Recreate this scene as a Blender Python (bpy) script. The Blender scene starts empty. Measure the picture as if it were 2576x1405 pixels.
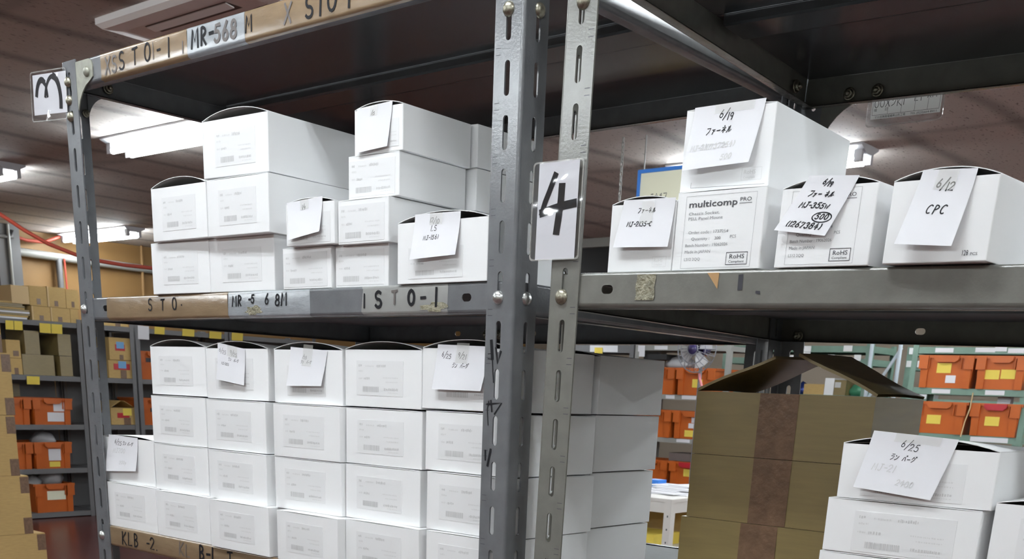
import bpy, math, random
from mathutils import Vector, Matrix
random.seed(7)
S = bpy.context.scene
ZO = 1.67                                   # height of the rack slot datum above the floor

# ------------------------------------------------------------------ camera
cam_d = bpy.data.cameras.new('camera')
cam = bpy.data.objects.new('camera', cam_d)
S.collection.objects.link(cam)
S.camera = cam
_r = Vector((0.75837869, 0.65071712, 0.03780188)).normalized()
_f = Vector((-0.61039857, 0.72933968, -0.30899389)).normalized()
_u = _r.cross(_f).normalized()
_r = _f.cross(_u)
cam.matrix_world = Matrix(((_r.x, _u.x, -_f.x, 0.81613), (_r.y, _u.y, -_f.y, -0.96731),
                           (_r.z, _u.z, -_f.z, ZO - 0.30635), (0, 0, 0, 1)))
cam_d.sensor_fit = 'HORIZONTAL'
cam_d.sensor_width = 36.0
cam_d.lens = 36.0 * 2736.27 / 2576.0
cam_d.shift_x = (1288 - 1259.39) / 2576.0   # the photograph is the upper part of a taller frame
cam_d.shift_y = (1871.44 - 702.5) / 2576.0
cam_d.clip_start = 0.05
cam_d.clip_end = 60
cam_d.dof.use_dof = True
cam_d.dof.focus_distance = 1.15
cam_d.dof.aperture_fstop = 28

# ------------------------------------------------------------------ world, exposure
W = bpy.data.worlds.new('world')
S.world = W
W.use_nodes = True
W.node_tree.nodes['Background'].inputs[0].default_value = (0.9, 0.95, 1.0, 1)
W.node_tree.nodes['Background'].inputs[1].default_value = 0.05
S.view_settings.view_transform = 'Standard'
S.view_settings.look = 'None'
S.view_settings.gamma = 1.0
S.view_settings.use_curve_mapping = False
S.view_settings.exposure = 1.24
TUBE_STRENGTH = 30.0

# ------------------------------------------------------------------ materials
def mat(name, color, rough=0.5, metal=0.0, noise=None, bump=None, emit=None, alpha=None, coat=0.0, spec=None):
    """noise=(scale, amount[, stretch]) varies the base colour, bump=(scale, strength[, stretch])"""
    m = bpy.data.materials.new(name)
    m.use_nodes = True
    nt = m.node_tree
    b = nt.nodes['Principled BSDF']
    b.inputs['Base Color'].default_value = (*color, 1)
    b.inputs['Roughness'].default_value = rough
    b.inputs['Metallic'].default_value = metal
    if coat: b.inputs['Coat Weight'].default_value = coat; b.inputs['Coat Roughness'].default_value = 0.15
    if spec is not None: b.inputs['Specular IOR Level'].default_value = spec
    if alpha is not None: b.inputs['Alpha'].default_value = alpha
    if emit:
        b.inputs['Emission Color'].default_value = (*emit[0], 1)
        b.inputs['Emission Strength'].default_value = emit[1]
    tc = None
    def coords(st):
        nonlocal tc
        if tc is None: tc = nt.nodes.new('ShaderNodeTexCoord')
        mp = nt.nodes.new('ShaderNodeMapping')
        mp.inputs['Scale'].default_value = st
        nt.links.new(tc.outputs['Object'], mp.inputs[0])
        return mp.outputs[0]
    if noise:
        n = nt.nodes.new('ShaderNodeTexNoise')
        n.inputs['Scale'].default_value = noise[0]
        n.inputs['Detail'].default_value = 5
        nt.links.new(coords(noise[2] if len(noise) > 2 else (1, 1, 1)), n.inputs['Vector'])
        r = nt.nodes.new('ShaderNodeMapRange')
        r.inputs['From Min'].default_value = 0.3; r.inputs['From Max'].default_value = 0.7
        r.inputs['To Min'].default_value = 1 - noise[1]; r.inputs['To Max'].default_value = 1 + noise[1]
        nt.links.new(n.outputs[0], r.inputs[0])
        x = nt.nodes.new('ShaderNodeVectorMath'); x.operation = 'SCALE'
        x.inputs[0].default_value = color
        nt.links.new(r.outputs[0], x.inputs['Scale'])
        nt.links.new(x.outputs[0], b.inputs['Base Color'])
    if bump:
        n = nt.nodes.new('ShaderNodeTexNoise')
        n.inputs['Scale'].default_value = bump[0]
        n.inputs['Detail'].default_value = 3
        nt.links.new(coords(bump[2] if len(bump) > 2 else (1, 1, 1)), n.inputs['Vector'])
        bp = nt.nodes.new('ShaderNodeBump')
        bp.inputs['Strength'].default_value = bump[1]
        bp.inputs['Distance'].default_value = 0.002
        nt.links.new(n.outputs[0], bp.inputs['Height'])
        nt.links.new(bp.outputs[0], b.inputs['Normal'])
    return m

M = dict(
    steel=mat('grey_painted_steel', (0.150, 0.156, 0.166), 0.20, noise=(40, 0.10), bump=(330, 0.07), spec=0.7),
    olive=mat('olive_grey_painted_steel', (0.172, 0.172, 0.154), 0.21, noise=(40, 0.10), bump=(330, 0.07), spec=0.7),
    zinc=mat('zinc_bolt', (0.62, 0.63, 0.62), 0.3, 0.9, noise=(300, 0.15)),
    brass=mat('tarnished_bolt', (0.36, 0.34, 0.27), 0.35, 0.85, noise=(400, 0.3)),
    deck=mat('grey_shelf_deck', (0.070, 0.073, 0.077), 0.20, noise=(30, 0.10, (1, 12, 1))),
    deckm=mat('grey_shelf_deck_matt', (0.12, 0.128, 0.138), 0.62, noise=(30, 0.10, (1, 12, 1))),
    plate=mat('gusset_plate', (0.30, 0.30, 0.25), 0.4, 0.3, noise=(90, 0.15)),
    ink=mat('black_marker_ink', (0.010, 0.010, 0.013), 0.6, spec=0.25),
    faded=mat('faded_marker_ink', (0.12, 0.105, 0.10), 0.5),
    tape=mat('brown_packing_tape', (0.25, 0.176, 0.106), 0.22, noise=(60, 0.12, (0.3, 1, 1)), bump=(120, 0.25, (0.4, 1, 1)), coat=0.6),
    grytape=mat('grey_duct_tape', (0.30, 0.32, 0.34), 0.25, noise=(60, 0.10), bump=(150, 0.3, (0.4, 1, 1)), coat=0.5),
    residue=mat('old_tape_residue', (0.25, 0.235, 0.165), 0.16, noise=(160, 0.25), bump=(260, 0.9), spec=0.8),
    orangechip=mat('orange_tape_scrap', (0.45, 0.27, 0.12), 0.4),
    dkchip=mat('dark_tape_scrap', (0.04, 0.04, 0.05), 0.4),
    white=mat('white_paperboard', (0.86, 0.865, 0.87), 0.5, noise=(8, 0.02)),
    lid=mat('white_paperboard_lid', (0.84, 0.845, 0.85), 0.42),
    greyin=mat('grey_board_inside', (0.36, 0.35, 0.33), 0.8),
    label=mat('white_sticker', (0.80, 0.805, 0.81), 0.42),
    smudge=mat('faint_grey_print', (0.60, 0.60, 0.60), 0.5),
    smudge2=mat('very_faint_grey_print', (0.70, 0.70, 0.70), 0.5),
    paper=mat('white_note_paper', (0.74, 0.74, 0.77), 0.6),
    penfaint=mat('faint_grey_pen', (0.60, 0.60, 0.60), 0.6),
    formpaper=mat('thin_form_paper', (0.80, 0.80, 0.78), 0.6),
    printk=mat('black_print', (0.06, 0.06, 0.07), 0.5),
    printg=mat('grey_print', (0.25, 0.25, 0.26), 0.5),
    clear=mat('clear_tape', (0.75, 0.75, 0.70), 0.12, alpha=0.30, bump=(200, 0.3)),
    card=mat('brown_cardboard', (0.50, 0.34, 0.13), 0.75, noise=(25, 0.08, (1, 1, 8))),
    cardd=mat('olive_brown_cardboard', (0.225, 0.165, 0.060), 0.36, noise=(18, 0.10, (1, 1, 10)), bump=(90, 0.03), spec=1.0),
    cardtape=mat('brown_carton_tape', (0.17, 0.10, 0.06), 0.3, noise=(80, 0.2), bump=(160, 0.35), coat=0.3),
    cardlite=mat('pale_cardboard', (0.62, 0.45, 0.24), 0.7),
    orange=mat('orange_plastic', (0.52, 0.115, 0.016), 0.38, noise=(6, 0.06)),
    red=mat('red_plastic', (0.45, 0.02, 0.03), 0.35),
    yellow=mat('yellow_tag_paper', (0.80, 0.62, 0.10), 0.6),
    blue=mat('blue_label_paper', (0.16, 0.36, 0.62), 0.6),
    bluef=mat('blue_frame_plastic', (0.04, 0.22, 0.72), 0.4),
    cream=mat('cream_board', (0.85, 0.85, 0.66), 0.6),
    rack=mat('grey_rack_paint', (0.15, 0.15, 0.155), 0.45),
    green=mat('green_rack_paint', (0.17, 0.27, 0.215), 0.45, noise=(10, 0.08)),
    dark=mat('near_black', (0.012, 0.012, 0.013), 0.6),
    ltblue=mat('pale_blue_steel', (0.55, 0.62, 0.68), 0.35),
    lampw=mat('white_lamp_housing', (0.40, 0.40, 0.42), 0.4),
    tube=mat('fluorescent_tube', (1, 1, 1), 0.4, emit=((0.90, 0.97, 1.0), TUBE_STRENGTH)),
    acw=mat('air_conditioner_plastic', (0.88, 0.86, 0.84), 0.4),
    acd=mat('air_conditioner_dark', (0.14, 0.11, 0.10), 0.5),
    cable=mat('red_cable', (0.42, 0.065, 0.04), 0.45),
    pipe=mat('pale_grey_pipe', (0.30, 0.30, 0.28), 0.4),
    bag=mat('clear_plastic_bag', (0.60, 0.60, 0.62), 0.2, alpha=0.75, bump=(30, 0.8)),
    cage=mat('fan_grey_plastic', (0.24, 0.24, 0.27), 0.3),
    hub=mat('fan_hub_purple', (0.05, 0.04, 0.12), 0.2),
    pink=mat('pink_cord', (0.72, 0.25, 0.28), 0.5),
    teal=mat('teal_plastic', (0.05, 0.22, 0.12), 0.4),
    tablew=mat('white_table_paint', (0.72, 0.70, 0.66), 0.45),
    foil=mat('blue_foil', (0.03, 0.05, 0.22), 0.15, 0.5, bump=(40, 0.8)),
)

def translucent(m, amount):
    nt = m.node_tree; b = nt.nodes['Principled BSDF']; out = nt.nodes['Material Output']
    t = nt.nodes.new('ShaderNodeBsdfTranslucent'); t.inputs[0].default_value = b.inputs['Base Color'].default_value
    mx = nt.nodes.new('ShaderNodeMixShader'); mx.inputs[0].default_value = amount
    nt.links.new(b.outputs[0], mx.inputs[1]); nt.links.new(t.outputs[0], mx.inputs[2]); nt.links.new(mx.outputs[0], out.inputs[0])
translucent(M['formpaper'], 0.55)
def film_mat(name, gloss, tint, scale, strength):
    m = bpy.data.materials.new(name); m.use_nodes = True
    nt = m.node_tree; nt.nodes.remove(nt.nodes['Principled BSDF'])
    out = nt.nodes['Material Output']
    tr = nt.nodes.new('ShaderNodeBsdfTransparent'); tr.inputs[0].default_value = (*tint, 1)
    gl = nt.nodes.new('ShaderNodeBsdfGlossy'); gl.inputs['Roughness'].default_value = 0.07
    mx = nt.nodes.new('ShaderNodeMixShader'); mx.inputs[0].default_value = gloss
    tc = nt.nodes.new('ShaderNodeTexCoord'); n = nt.nodes.new('ShaderNodeTexNoise'); n.inputs['Scale'].default_value = scale
    bp = nt.nodes.new('ShaderNodeBump'); bp.inputs['Strength'].default_value = strength; bp.inputs['Distance'].default_value = 0.004
    nt.links.new(tc.outputs['Object'], n.inputs['Vector']); nt.links.new(n.outputs[0], bp.inputs['Height']); nt.links.new(bp.outputs[0], gl.inputs['Normal'])
    nt.links.new(tr.outputs[0], mx.inputs[1]); nt.links.new(gl.outputs[0], mx.inputs[2]); nt.links.new(mx.outputs[0], out.inputs[0])
    return m
M['sleeve'] = film_mat('laminating_film', 0.10, (0.95, 0.95, 0.96), 22, 0.85)
def ceiling_mat():
    m = bpy.data.materials.new('brown_fissured_ceiling_board'); m.use_nodes = True
    nt = m.node_tree; b = nt.nodes['Principled BSDF']; b.inputs['Roughness'].default_value = 0.8
    tc = nt.nodes.new('ShaderNodeTexCoord')
    def mp(s):
        n = nt.nodes.new('ShaderNodeMapping'); n.inputs['Scale'].default_value = s
        nt.links.new(tc.outputs['Object'], n.inputs[0]); return n.outputs[0]
    n1 = nt.nodes.new('ShaderNodeTexNoise'); n1.inputs['Scale'].default_value = 1.0; n1.inputs['Detail'].default_value = 2
    nt.links.new(mp((95, 30, 1)), n1.inputs['Vector'])
    r1 = nt.nodes.new('ShaderNodeValToRGB')
    r1.color_ramp.elements[0].position = 0.30; r1.color_ramp.elements[0].color = (0.19, 0.155, 0.14, 1)
    r1.color_ramp.elements[1].position = 0.37; r1.color_ramp.elements[1].color = (0.50, 0.455, 0.42, 1)
    nt.links.new(n1.outputs[0], r1.inputs[0])
    # soft shade and grime painted into the colour along the board seams (boards about 0.91 m by 1.82 m)
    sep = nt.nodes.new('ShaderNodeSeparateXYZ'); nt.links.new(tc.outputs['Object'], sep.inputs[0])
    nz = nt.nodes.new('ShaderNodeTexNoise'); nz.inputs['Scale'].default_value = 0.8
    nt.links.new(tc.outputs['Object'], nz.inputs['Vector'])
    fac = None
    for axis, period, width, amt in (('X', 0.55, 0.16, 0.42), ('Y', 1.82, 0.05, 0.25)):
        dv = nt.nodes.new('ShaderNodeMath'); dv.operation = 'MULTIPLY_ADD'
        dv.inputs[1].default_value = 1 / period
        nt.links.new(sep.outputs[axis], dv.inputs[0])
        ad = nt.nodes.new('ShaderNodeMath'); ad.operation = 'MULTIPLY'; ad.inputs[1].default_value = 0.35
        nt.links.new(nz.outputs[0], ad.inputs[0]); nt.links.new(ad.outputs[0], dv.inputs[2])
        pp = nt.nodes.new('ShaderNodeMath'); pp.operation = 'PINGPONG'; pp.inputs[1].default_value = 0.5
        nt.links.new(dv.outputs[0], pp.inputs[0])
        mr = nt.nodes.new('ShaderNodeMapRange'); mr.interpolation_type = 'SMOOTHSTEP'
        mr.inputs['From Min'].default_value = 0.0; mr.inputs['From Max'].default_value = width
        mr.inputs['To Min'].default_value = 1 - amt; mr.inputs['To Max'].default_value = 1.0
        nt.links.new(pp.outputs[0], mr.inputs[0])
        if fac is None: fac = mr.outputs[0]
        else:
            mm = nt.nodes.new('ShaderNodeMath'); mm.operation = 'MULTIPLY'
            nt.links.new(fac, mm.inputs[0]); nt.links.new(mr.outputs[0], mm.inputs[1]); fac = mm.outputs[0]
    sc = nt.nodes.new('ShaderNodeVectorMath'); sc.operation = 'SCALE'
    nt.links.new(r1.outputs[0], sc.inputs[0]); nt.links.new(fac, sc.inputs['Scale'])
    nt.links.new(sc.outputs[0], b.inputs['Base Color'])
    return m
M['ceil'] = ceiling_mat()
M['floor'] = mat('red_brown_floor_paint', (0.085, 0.022, 0.018), 0.25, noise=(1.5, 0.2))
M['tan'] = mat('tan_plywood_wall', (0.28, 0.155, 0.052), 0.6, noise=(1.2, 0.10))
M['wallr'] = mat('off_white_wall', (0.46, 0.45, 0.42), 0.7)
M['wallb'] = mat('dull_beige_wall', (0.34, 0.28, 0.22), 0.7)

# ------------------------------------------------------------------ mesh helpers
COL = S.collection
class MB:
    def __init__(s): s.v = []; s.f = []; s.mi = []; s.sm = []
    def face(s, pts, mi=0, sm=False):
        n = len(s.v); s.v += [tuple(p) for p in pts]; s.f.append(tuple(range(n, n + len(pts)))); s.mi.append(mi); s.sm.append(sm)
    def grid(s, rows, mi=0, sm=True, closed=False):
        n = len(s.v); c = len(rows[0])
        for r in rows: s.v += [tuple(p) for p in r]
        for i in range(len(rows) - 1):
            for j in range(c if closed else c - 1):
                k = (j + 1) % c
                s.f.append((n + i*c + j, n + i*c + k, n + (i+1)*c + k, n + (i+1)*c + j)); s.mi.append(mi); s.sm.append(sm)
    def box(s, x0, x1, y0, y1, z0, z1, mi=0):
        a = [(x0,y0,z0),(x1,y0,z0),(x1,y1,z0),(x0,y1,z0),(x0,y0,z1),(x1,y0,z1),(x1,y1,z1),(x0,y1,z1)]
        n = len(s.v); s.v += a
        for q in ((0,3,2,1),(4,5,6,7),(0,1,5,4),(1,2,6,5),(2,3,7,6),(3,0,4,7)):
            s.f.append(tuple(n + i for i in q)); s.mi.append(mi); s.sm.append(False)
    def obox(s, o, ax, ay, az, mi=0):
        o, ax, ay, az = map(Vector, (o, ax, ay, az))
        a = [o, o+ax, o+ax+ay, o+ay, o+az, o+ax+az, o+ax+ay+az, o+ay+az]
        n = len(s.v); s.v += [tuple(p) for p in a]
        for q in ((0,3,2,1),(4,5,6,7),(0,1,5,4),(1,2,6,5),(2,3,7,6),(3,0,4,7)):
            s.f.append(tuple(n + i for i in q)); s.mi.append(mi); s.sm.append(False)
    def prism(s, poly, mapfn, mi=0):
        """poly: 2D outline; mapfn(u, v, k) with k 0/1 for the two ends"""
        a = [mapfn(u, v, 0) for u, v in poly]; b = [mapfn(u, v, 1) for u, v in poly]
        s.face(a[::-1], mi); s.face(b, mi)
        for i in range(len(poly)):
            j = (i + 1) % len(poly); s.face((a[i], a[j], b[j], b[i]), mi)
    def tube(s, pts, r, n=8, mi=0, cap=True):
        pts = [Vector(p) for p in pts]; rows = []
        for i, p in enumerate(pts):
            d = (pts[min(i+1, len(pts)-1)] - pts[max(i-1, 0)]).normalized()
            a = Vector((0, 0, 1)) if abs(d.z) < 0.9 else Vector((1, 0, 0))
            e = d.cross(a).normalized(); g = d.cross(e)
            rows.append([p + r*(math.cos(t)*e + math.sin(t)*g) for t in [2*math.pi*k/n for k in range(n)]])
        s.grid(rows, mi, True, True)
        if cap: s.face(rows[0][::-1], mi); s.face(rows[-1], mi)
    def lathe(s, prof, o, axis, n=16, mi=0):
        """prof [(r, h)] around axis through o"""
        o = Vector(o); axis = Vector(axis).normalized()
        a = Vector((0, 0, 1)) if abs(axis.z) < 0.9 else Vector((1, 0, 0))
        e = axis.cross(a).normalized(); g = axis.cross(e)
        rows = [[o + axis*h + r*(math.cos(t)*e + math.sin(t)*g) for t in [2*math.pi*k/n for k in range(n)]] for r, h in prof]
        s.grid(rows, mi, True, True)
    def build(s, name, mats, parent=None, loc=None, rot=None):
        me = bpy.data.meshes.new(name)
        me.from_pydata(s.v, [], s.f)
        if not isinstance(mats, (list, tuple)): mats = [mats]
        for m in mats: me.materials.append(m)
        me.polygons.foreach_set('material_index', s.mi)
        me.polygons.foreach_set('use_smooth', s.sm)
        me.update()
        o = bpy.data.objects.new(name, me); COL.objects.link(o)
        if parent: o.parent = parent
        if loc: o.location = loc
        if rot: o.rotation_euler = rot
        return o

def thing(name, label, cat, loc=(0, 0, 0), rot=(0, 0, 0), group=None):
    o = bpy.data.objects.new(name, None); COL.objects.link(o)
    o.empty_display_size = 0.05
    o.location = loc; o.rotation_euler = rot
    o['label'] = label; o['category'] = cat
    if group: o['group'] = group
    return o
def tag(o, label, cat, group=None):
    o['label'] = label; o['category'] = cat
    if group: o['group'] = group
    return o
def struct(o): o['kind'] = 'structure'; return o
def one(name, mb, m, label, cat, group=None): return tag(mb.build(name, m), label, cat, group)
def copy_tree(o, parent=None):
    c = o.copy(); COL.objects.link(c)
    if parent: c.parent = parent
    for ch in list(o.children): copy_tree(ch, c)
    return c

# ------------------------------------------------------------------ handwriting
def arc(cx, cy, rx, ry, a0, a1, n=10):
    return [(cx + rx*math.cos(math.radians(a0 + (a1-a0)*i/n)), cy + ry*math.sin(math.radians(a0 + (a1-a0)*i/n))) for i in range(n+1)]
GL = {
 '0': [arc(.3,.5,.28,.48,90,450,14)], '1': [[(.2,1),(.18,0)]],
 '2': [arc(.3,.72,.26,.27,170,-20,8)+[(.02,.02),(.6,.04)]],
 '3': [arc(.28,.75,.25,.24,160,-80,8)+arc(.28,.26,.28,.26,80,-160,9)],
 '4': [[(.35,1),(.02,.35),(.62,.38)],[(.45,.7),(.4,0)]],
 '5': [[(.55,.97),(.14,.95),(.1,.55)]+arc(.28,.32,.28,.3,100,-150,9)],
 '6': [[(.42,1),(.12,.5)]+arc(.3,.27,.24,.26,170,-180,12)],
 '7': [[(.02,.8),(.04,.95),(.55,.95),(.22,0)]],
 '8': [arc(.3,.75,.22,.23,-90,270,12), arc(.3,.26,.28,.26,90,450,12)],
 '9': [arc(.28,.72,.22,.25,10,370,12)+[(.48,.6),(.4,0)]],
 '/': [[(.5,1.05),(.0,-.05)]], '-': [[(.05,.48),(.45,.5)]], '.': [[(.15,.06),(.2,.02)]], '·': [[(.1,.4),(.18,.38)]],
 '(': [arc(.5,.5,.4,.62,130,230,8)], ')': [arc(-.1,.5,.4,.62,50,-50,8)], ',': [[(.2,.08),(.12,-.12)]],
 'S': [arc(.32,.74,.26,.24,40,250,9)+arc(.3,.26,.28,.25,80,-150,9)], 'T': [[(0,.95),(.62,1)],[(.32,.97),(.3,0)]],
 'O': [arc(.33,.5,.3,.48,90,450,14)], 'M': [[(.02,0),(.1,.98),(.34,.35),(.6,1),(.68,0)]],
 'R': [[(.1,0),(.08,1)]+arc(.12,.74,.4,.25,85,-85,8)+[(.58,0)]], 'X': [[(0,1),(.58,0)],[(.58,1),(0,0)]],
 'K': [[(.08,1),(.06,0)],[(.58,1),(.1,.45),(.62,0)]], 'L': [[(.1,1),(.06,.04),(.55,.06)]],
 'B': [[(.1,0),(.08,1)]+arc(.1,.76,.36,.24,85,-85,8)+arc(.1,.26,.44,.26,85,-90,8)], 'I': [[(.2,1),(.18,0)]],
 'C': [arc(.36,.5,.32,.48,50,300,12)], 'P': [[(.1,0),(.08,1)]+arc(.1,.74,.42,.26,85,-90,8)],
 'J': [[(.2,.97),(.62,.97)],[(.4,.95),(.38,.2)]+arc(.2,.2,.18,.2,0,-170,6)], 'W': [[(0,.7),(.14,0),(.32,.55),(.46,0),(.66,.75)]],
 'w': [[(0,.6),(.14,0),(.32,.5),(.46,0),(.7,.65)]], 'p': [[(.1,.6),(.05,-.3)],arc(.25,.35,.2,.24,150,-160,8)],
 'フ': [[(.02,.9),(.6,.92),(.45,.4),(.1,0)]], 'ァ': [[(.1,.55),(.55,.58),(.42,.36)],[(.32,.45),(.2,0)]], 'ー': [[(.05,.42),(.6,.45)]],
 'ネ': [[(.3,1),(.34,.86)],[(.05,.72),(.58,.74),(.05,.25)],[(.32,.5),(.32,0)],[(.42,.42),(.6,.25)]],
 'ル': [[(.22,.8),(.2,.4),(.02,.02)],[(.42,.9),(.4,.05),(.7,.35)]],
 'ラ': [[(.1,.95),(.55,.97)],[(.04,.66),(.6,.68),(.45,.25),(.15,0)]], 'ン': [[(.05,.85),(.22,.68)],[(.05,.05),(.4,.25),(.64,.75)]],
 'バ': [[(.2,.7),(.02,.1)],[(.36,.75),(.58,.1)],[(.5,1.0),(.56,.85)],[(.62,1.04),(.68,.9)]],
 'グ': [[(.22,.95),(.02,.5)],[(.2,.78),(.52,.78),(.4,.35),(.1,0)],[(.56,1.02),(.62,.88)],[(.68,1.05),(.74,.92)]],
}
def write(text, x, y, size, adv=0.86, slant=0.0, jit=0.03, rnd=None):
    """polylines of handwritten text, baseline start (x, y), in the units of size"""
    rnd = rnd or random.Random(hash(text) % 1000 if False else len(text)*17 + sum(map(ord, text)))
    out = []; cx = x; drop = 0.12*size if '/' in text else 0.0
    for ch in text:
        if ch == ' ': cx += size*0.5; drop = 0.12*size if '/' in text else 0.0; continue
        if ch == '/': dy = -0.12*size; sc = size*1.15; cx -= size*0.12
        else: dy = rnd.uniform(-jit, jit)*size + drop; sc = size*rnd.uniform(0.93, 1.05)*(0.82 if '/' in text else 1)
        for pl in GL[ch]: out.append([(cx + sc*(px + slant*py), y + dy + sc*py) for px, py in pl])
        if ch == '/': drop = -0.22*size; cx += size*0.50; continue
        wch = 0.52 if ch in '1I.·,()' else (0.66 if ch in '-' else (1.12 if ch in 'MW' else 1.0))
        cx += size*adv*wch*(0.82 if '/' in text else 1)
    return out
def ribbon(mb, polys, width, fn, mi=0):
    for k, pl in enumerate(polys):
        v0 = len(mb.v)
        L = []; R = []
        n = len(pl)
        for i, (x, y) in enumerate(pl):
            x0, y0 = pl[max(i-1, 0)]; x1, y1 = pl[min(i+1, n-1)]
            dx, dy = x1-x0, y1-y0; l = math.hypot(dx, dy) or 1e-9
            nx, ny = -dy/l*width/2, dx/l*width/2
            ex = ey = 0
            if i == 0: ex, ey = -dx/l*width*0.35, -dy/l*width*0.35
            if i == n-1: ex, ey = dx/l*width*0.35, dy/l*width*0.35
            L.append(fn(x+nx+ex, y+ny+ey)); R.append(fn(x-nx+ex, y-ny+ey))
        for i in range(n-1): mb.face((R[i], R[i+1], L[i+1], L[i]), mi)
        if n > 1:                      # crossing strokes lie one on the other, never in one plane
            a, b, c = Vector(R[0]), Vector(R[1]), Vector(L[0])
            nn = (b-a).cross(c-a)
            if nn.length > 0:
                nn.normalize(); m_ = len(mb.v) - v0
                for q in range(v0, len(mb.v)): mb.v[q] = tuple(Vector(mb.v[q]) + nn*(0.00003*(k % 6) + 0.00002*(q-v0)/m_))

def text_flat(mb, string, x, y, size, fn, mi=0, bold=0.0, width=None):
    """printed lettering: Blender's built-in font turned into faces and mapped by fn(x, y)"""
    cu = bpy.data.curves.new('lettering', 'FONT'); cu.body = string; cu.size = size; cu.resolution_u = 2
    if bold: cu.offset = bold*size
    o = bpy.data.objects.new('lettering', cu); COL.objects.link(o)
    bpy.context.view_layer.update()
    me = bpy.data.meshes.new_from_object(o.evaluated_get(bpy.context.evaluated_depsgraph_get()))
    if len(me.vertices):
        xs = [v.co.x for v in me.vertices]; w0 = max(xs)
        k = (width/w0) if width else 1.0
        n = len(mb.v); mb.v += [tuple(fn(x + v.co.x*k, y + v.co.y)) for v in me.vertices]
        for p in me.polygons: mb.f.append(tuple(n + i for i in p.vertices)); mb.mi.append(mi); mb.sm.append(False)
    bpy.data.objects.remove(o); bpy.data.curves.remove(cu); bpy.data.meshes.remove(me)

# ------------------------------------------------------------------ slotted plates, posts, beams
def slotted(mb, L0, L1, Wd, slots, r, half, vc, fn, t=0.002, mi=0):
    """plate along u in [L0, L1], v in [0, Wd]; obround holes at u in slots. fn(u, v, n)->3D, n = depth below the face"""
    secs = []; u = L0
    for c in slots:
        a, b = c - half - 0.0006, c + half + 0.0006
        if a < u or b > L1: continue
        secs.append(('s', u, a)); secs.append(('h', a, b, c)); u = b
    secs.append(('s', u, L1))
    hl = half - r
    for sgn, n in ((1, 0.0), (-1, t)):
        def put(pts):
            p = [fn(uu, vv, n) for uu, vv in pts]
            mb.face(p if sgn > 0 else p[::-1], mi)
        for sc in secs:
            if sc[0] == 's': put([(sc[1], 0), (sc[2], 0), (sc[2], Wd), (sc[1], Wd)])
            else:
                _, a, b, c = sc
                put([(a, 0), (b, 0), (b, vc-r), (a, vc-r)]); put([(a, vc+r), (b, vc+r), (b, Wd), (a, Wd)])
                up = [(c + hl + r*math.sin(math.radians(q)), vc - r*math.cos(math.radians(q))) for q in range(0, 181, 30)]
                put([(b, vc-r), (b, vc+r)] + up[::-1]); 
                dn = [(c - hl - r*math.sin(math.radians(q)), vc + r*math.cos(math.radians(q))) for q in range(0, 181, 30)]
                put([(a, vc+r), (a, vc-r)] + dn[::-1])
                if sgn > 0:
                    loop = up + dn
                    for i in range(len(loop)):
                        p, q = loop[i], loop[(i+1) % len(loop)]
                        mb.face((fn(*p, 0), fn(*q, 0), fn(*q, t), fn(*p, t)), mi)
    mb.face((fn(L0, Wd, 0), fn(L1, Wd, 0), fn(L1, Wd, t), fn(L0, Wd, t)), mi)
    mb.face((fn(L1, 0, 0), fn(L1, Wd, 0), fn(L1, Wd, t), fn(L1, 0, t)), mi)

def post(parent, x, y, sx, sy, ztop, zslot, m, width=0.039, lean=0.0):
    """slotted angle post; corner at (x, y), flanges towards sx and sy; rounded outer corner. local z = height above floor"""
    mb = MB(); r = 0.004; t = 0.002
    k0 = int((zslot - 0.03)/0.05)
    slots = [zslot - 0.05*k for k in range(k0, -4, -1)]
    slots = [s for s in slots if 0.02 < s < ztop - 0.019]
    up = lambda z: lean*(z - ZO)
    fa = lambda u, v, n: (x + sx*(r + v) + up(u), y + sy*n, u)
    fb = lambda u, v, n: (x + sx*n + up(u), y + sy*(r + v), u)
    slotted(mb, 0, ztop, width-r, slots, 0.0035, 0.0163, 0.0205-r, fa, t)
    slotted(mb, 0, ztop, width-r, slots, 0.0035, 0.0163, 0.0225-r, fb, t)
    prof = [(sx*(r - r*math.sin(a)), sy*(r - r*math.cos(a))) for a in [math.radians(q) for q in range(0, 91, 15)]]
    mb.grid([[(x+px+up(z), y+py, z) for px, py in prof] for z in (0, ztop)], 0, True)
    prof2 = [(sx*(r - (r-t)*math.sin(a)), sy*(r - (r-t)*math.cos(a))) for a in [math.radians(q) for q in range(0, 91, 30)]]
    mb.grid([[(x+px+up(z), y+py, z) for px, py in prof2] for z in (0, ztop)], 0, True)
    # stamped pitch marks between the slots
    for s in slots:
        zc = s + 0.025
        for dz in (-0.003, 0.0032):
            for f, v0 in ((fa, 0.026),):
                mb.face([f(zc+dz-0.0003, v0, -0.0001), f(zc+dz-0.0003, v0+0.0065, -0.0001), f(zc+dz+0.0003, v0+0.0065, -0.0001), f(zc+dz+0.0003, v0, -0.0001)], 1)
    return mb.build('post', [m, M['dkchip']], parent)

def bolt(parent, o, axis, m, r=0.0072):
    mb = MB()
    mb.lathe([(0, 0.0048), (r*0.35, 0.0046), (r*0.65, 0.0038), (r*0.88, 0.0022), (r, 0.0004), (r, -0.0006)], o, axis, 16)
    return mb.build('bolt', m, parent)
def nut(parent, o, axis, m, r=0.0062):
    mb = MB()
    mb.lathe([(r, 0), (r, 0.005), (r*0.55, 0.0052), (r*0.5, 0.003)], o, axis, 6)
    mb.lathe([(r*0.5, 0.003), (r*0.48, 0.0085), (0, 0.0088)], o, axis, 10)
    mb.lathe([(r*1.35, 0), (r*1.35, 0.001), (r, 0.001)], o, axis, 14)
    return mb.build('nut', m, parent)

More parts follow.
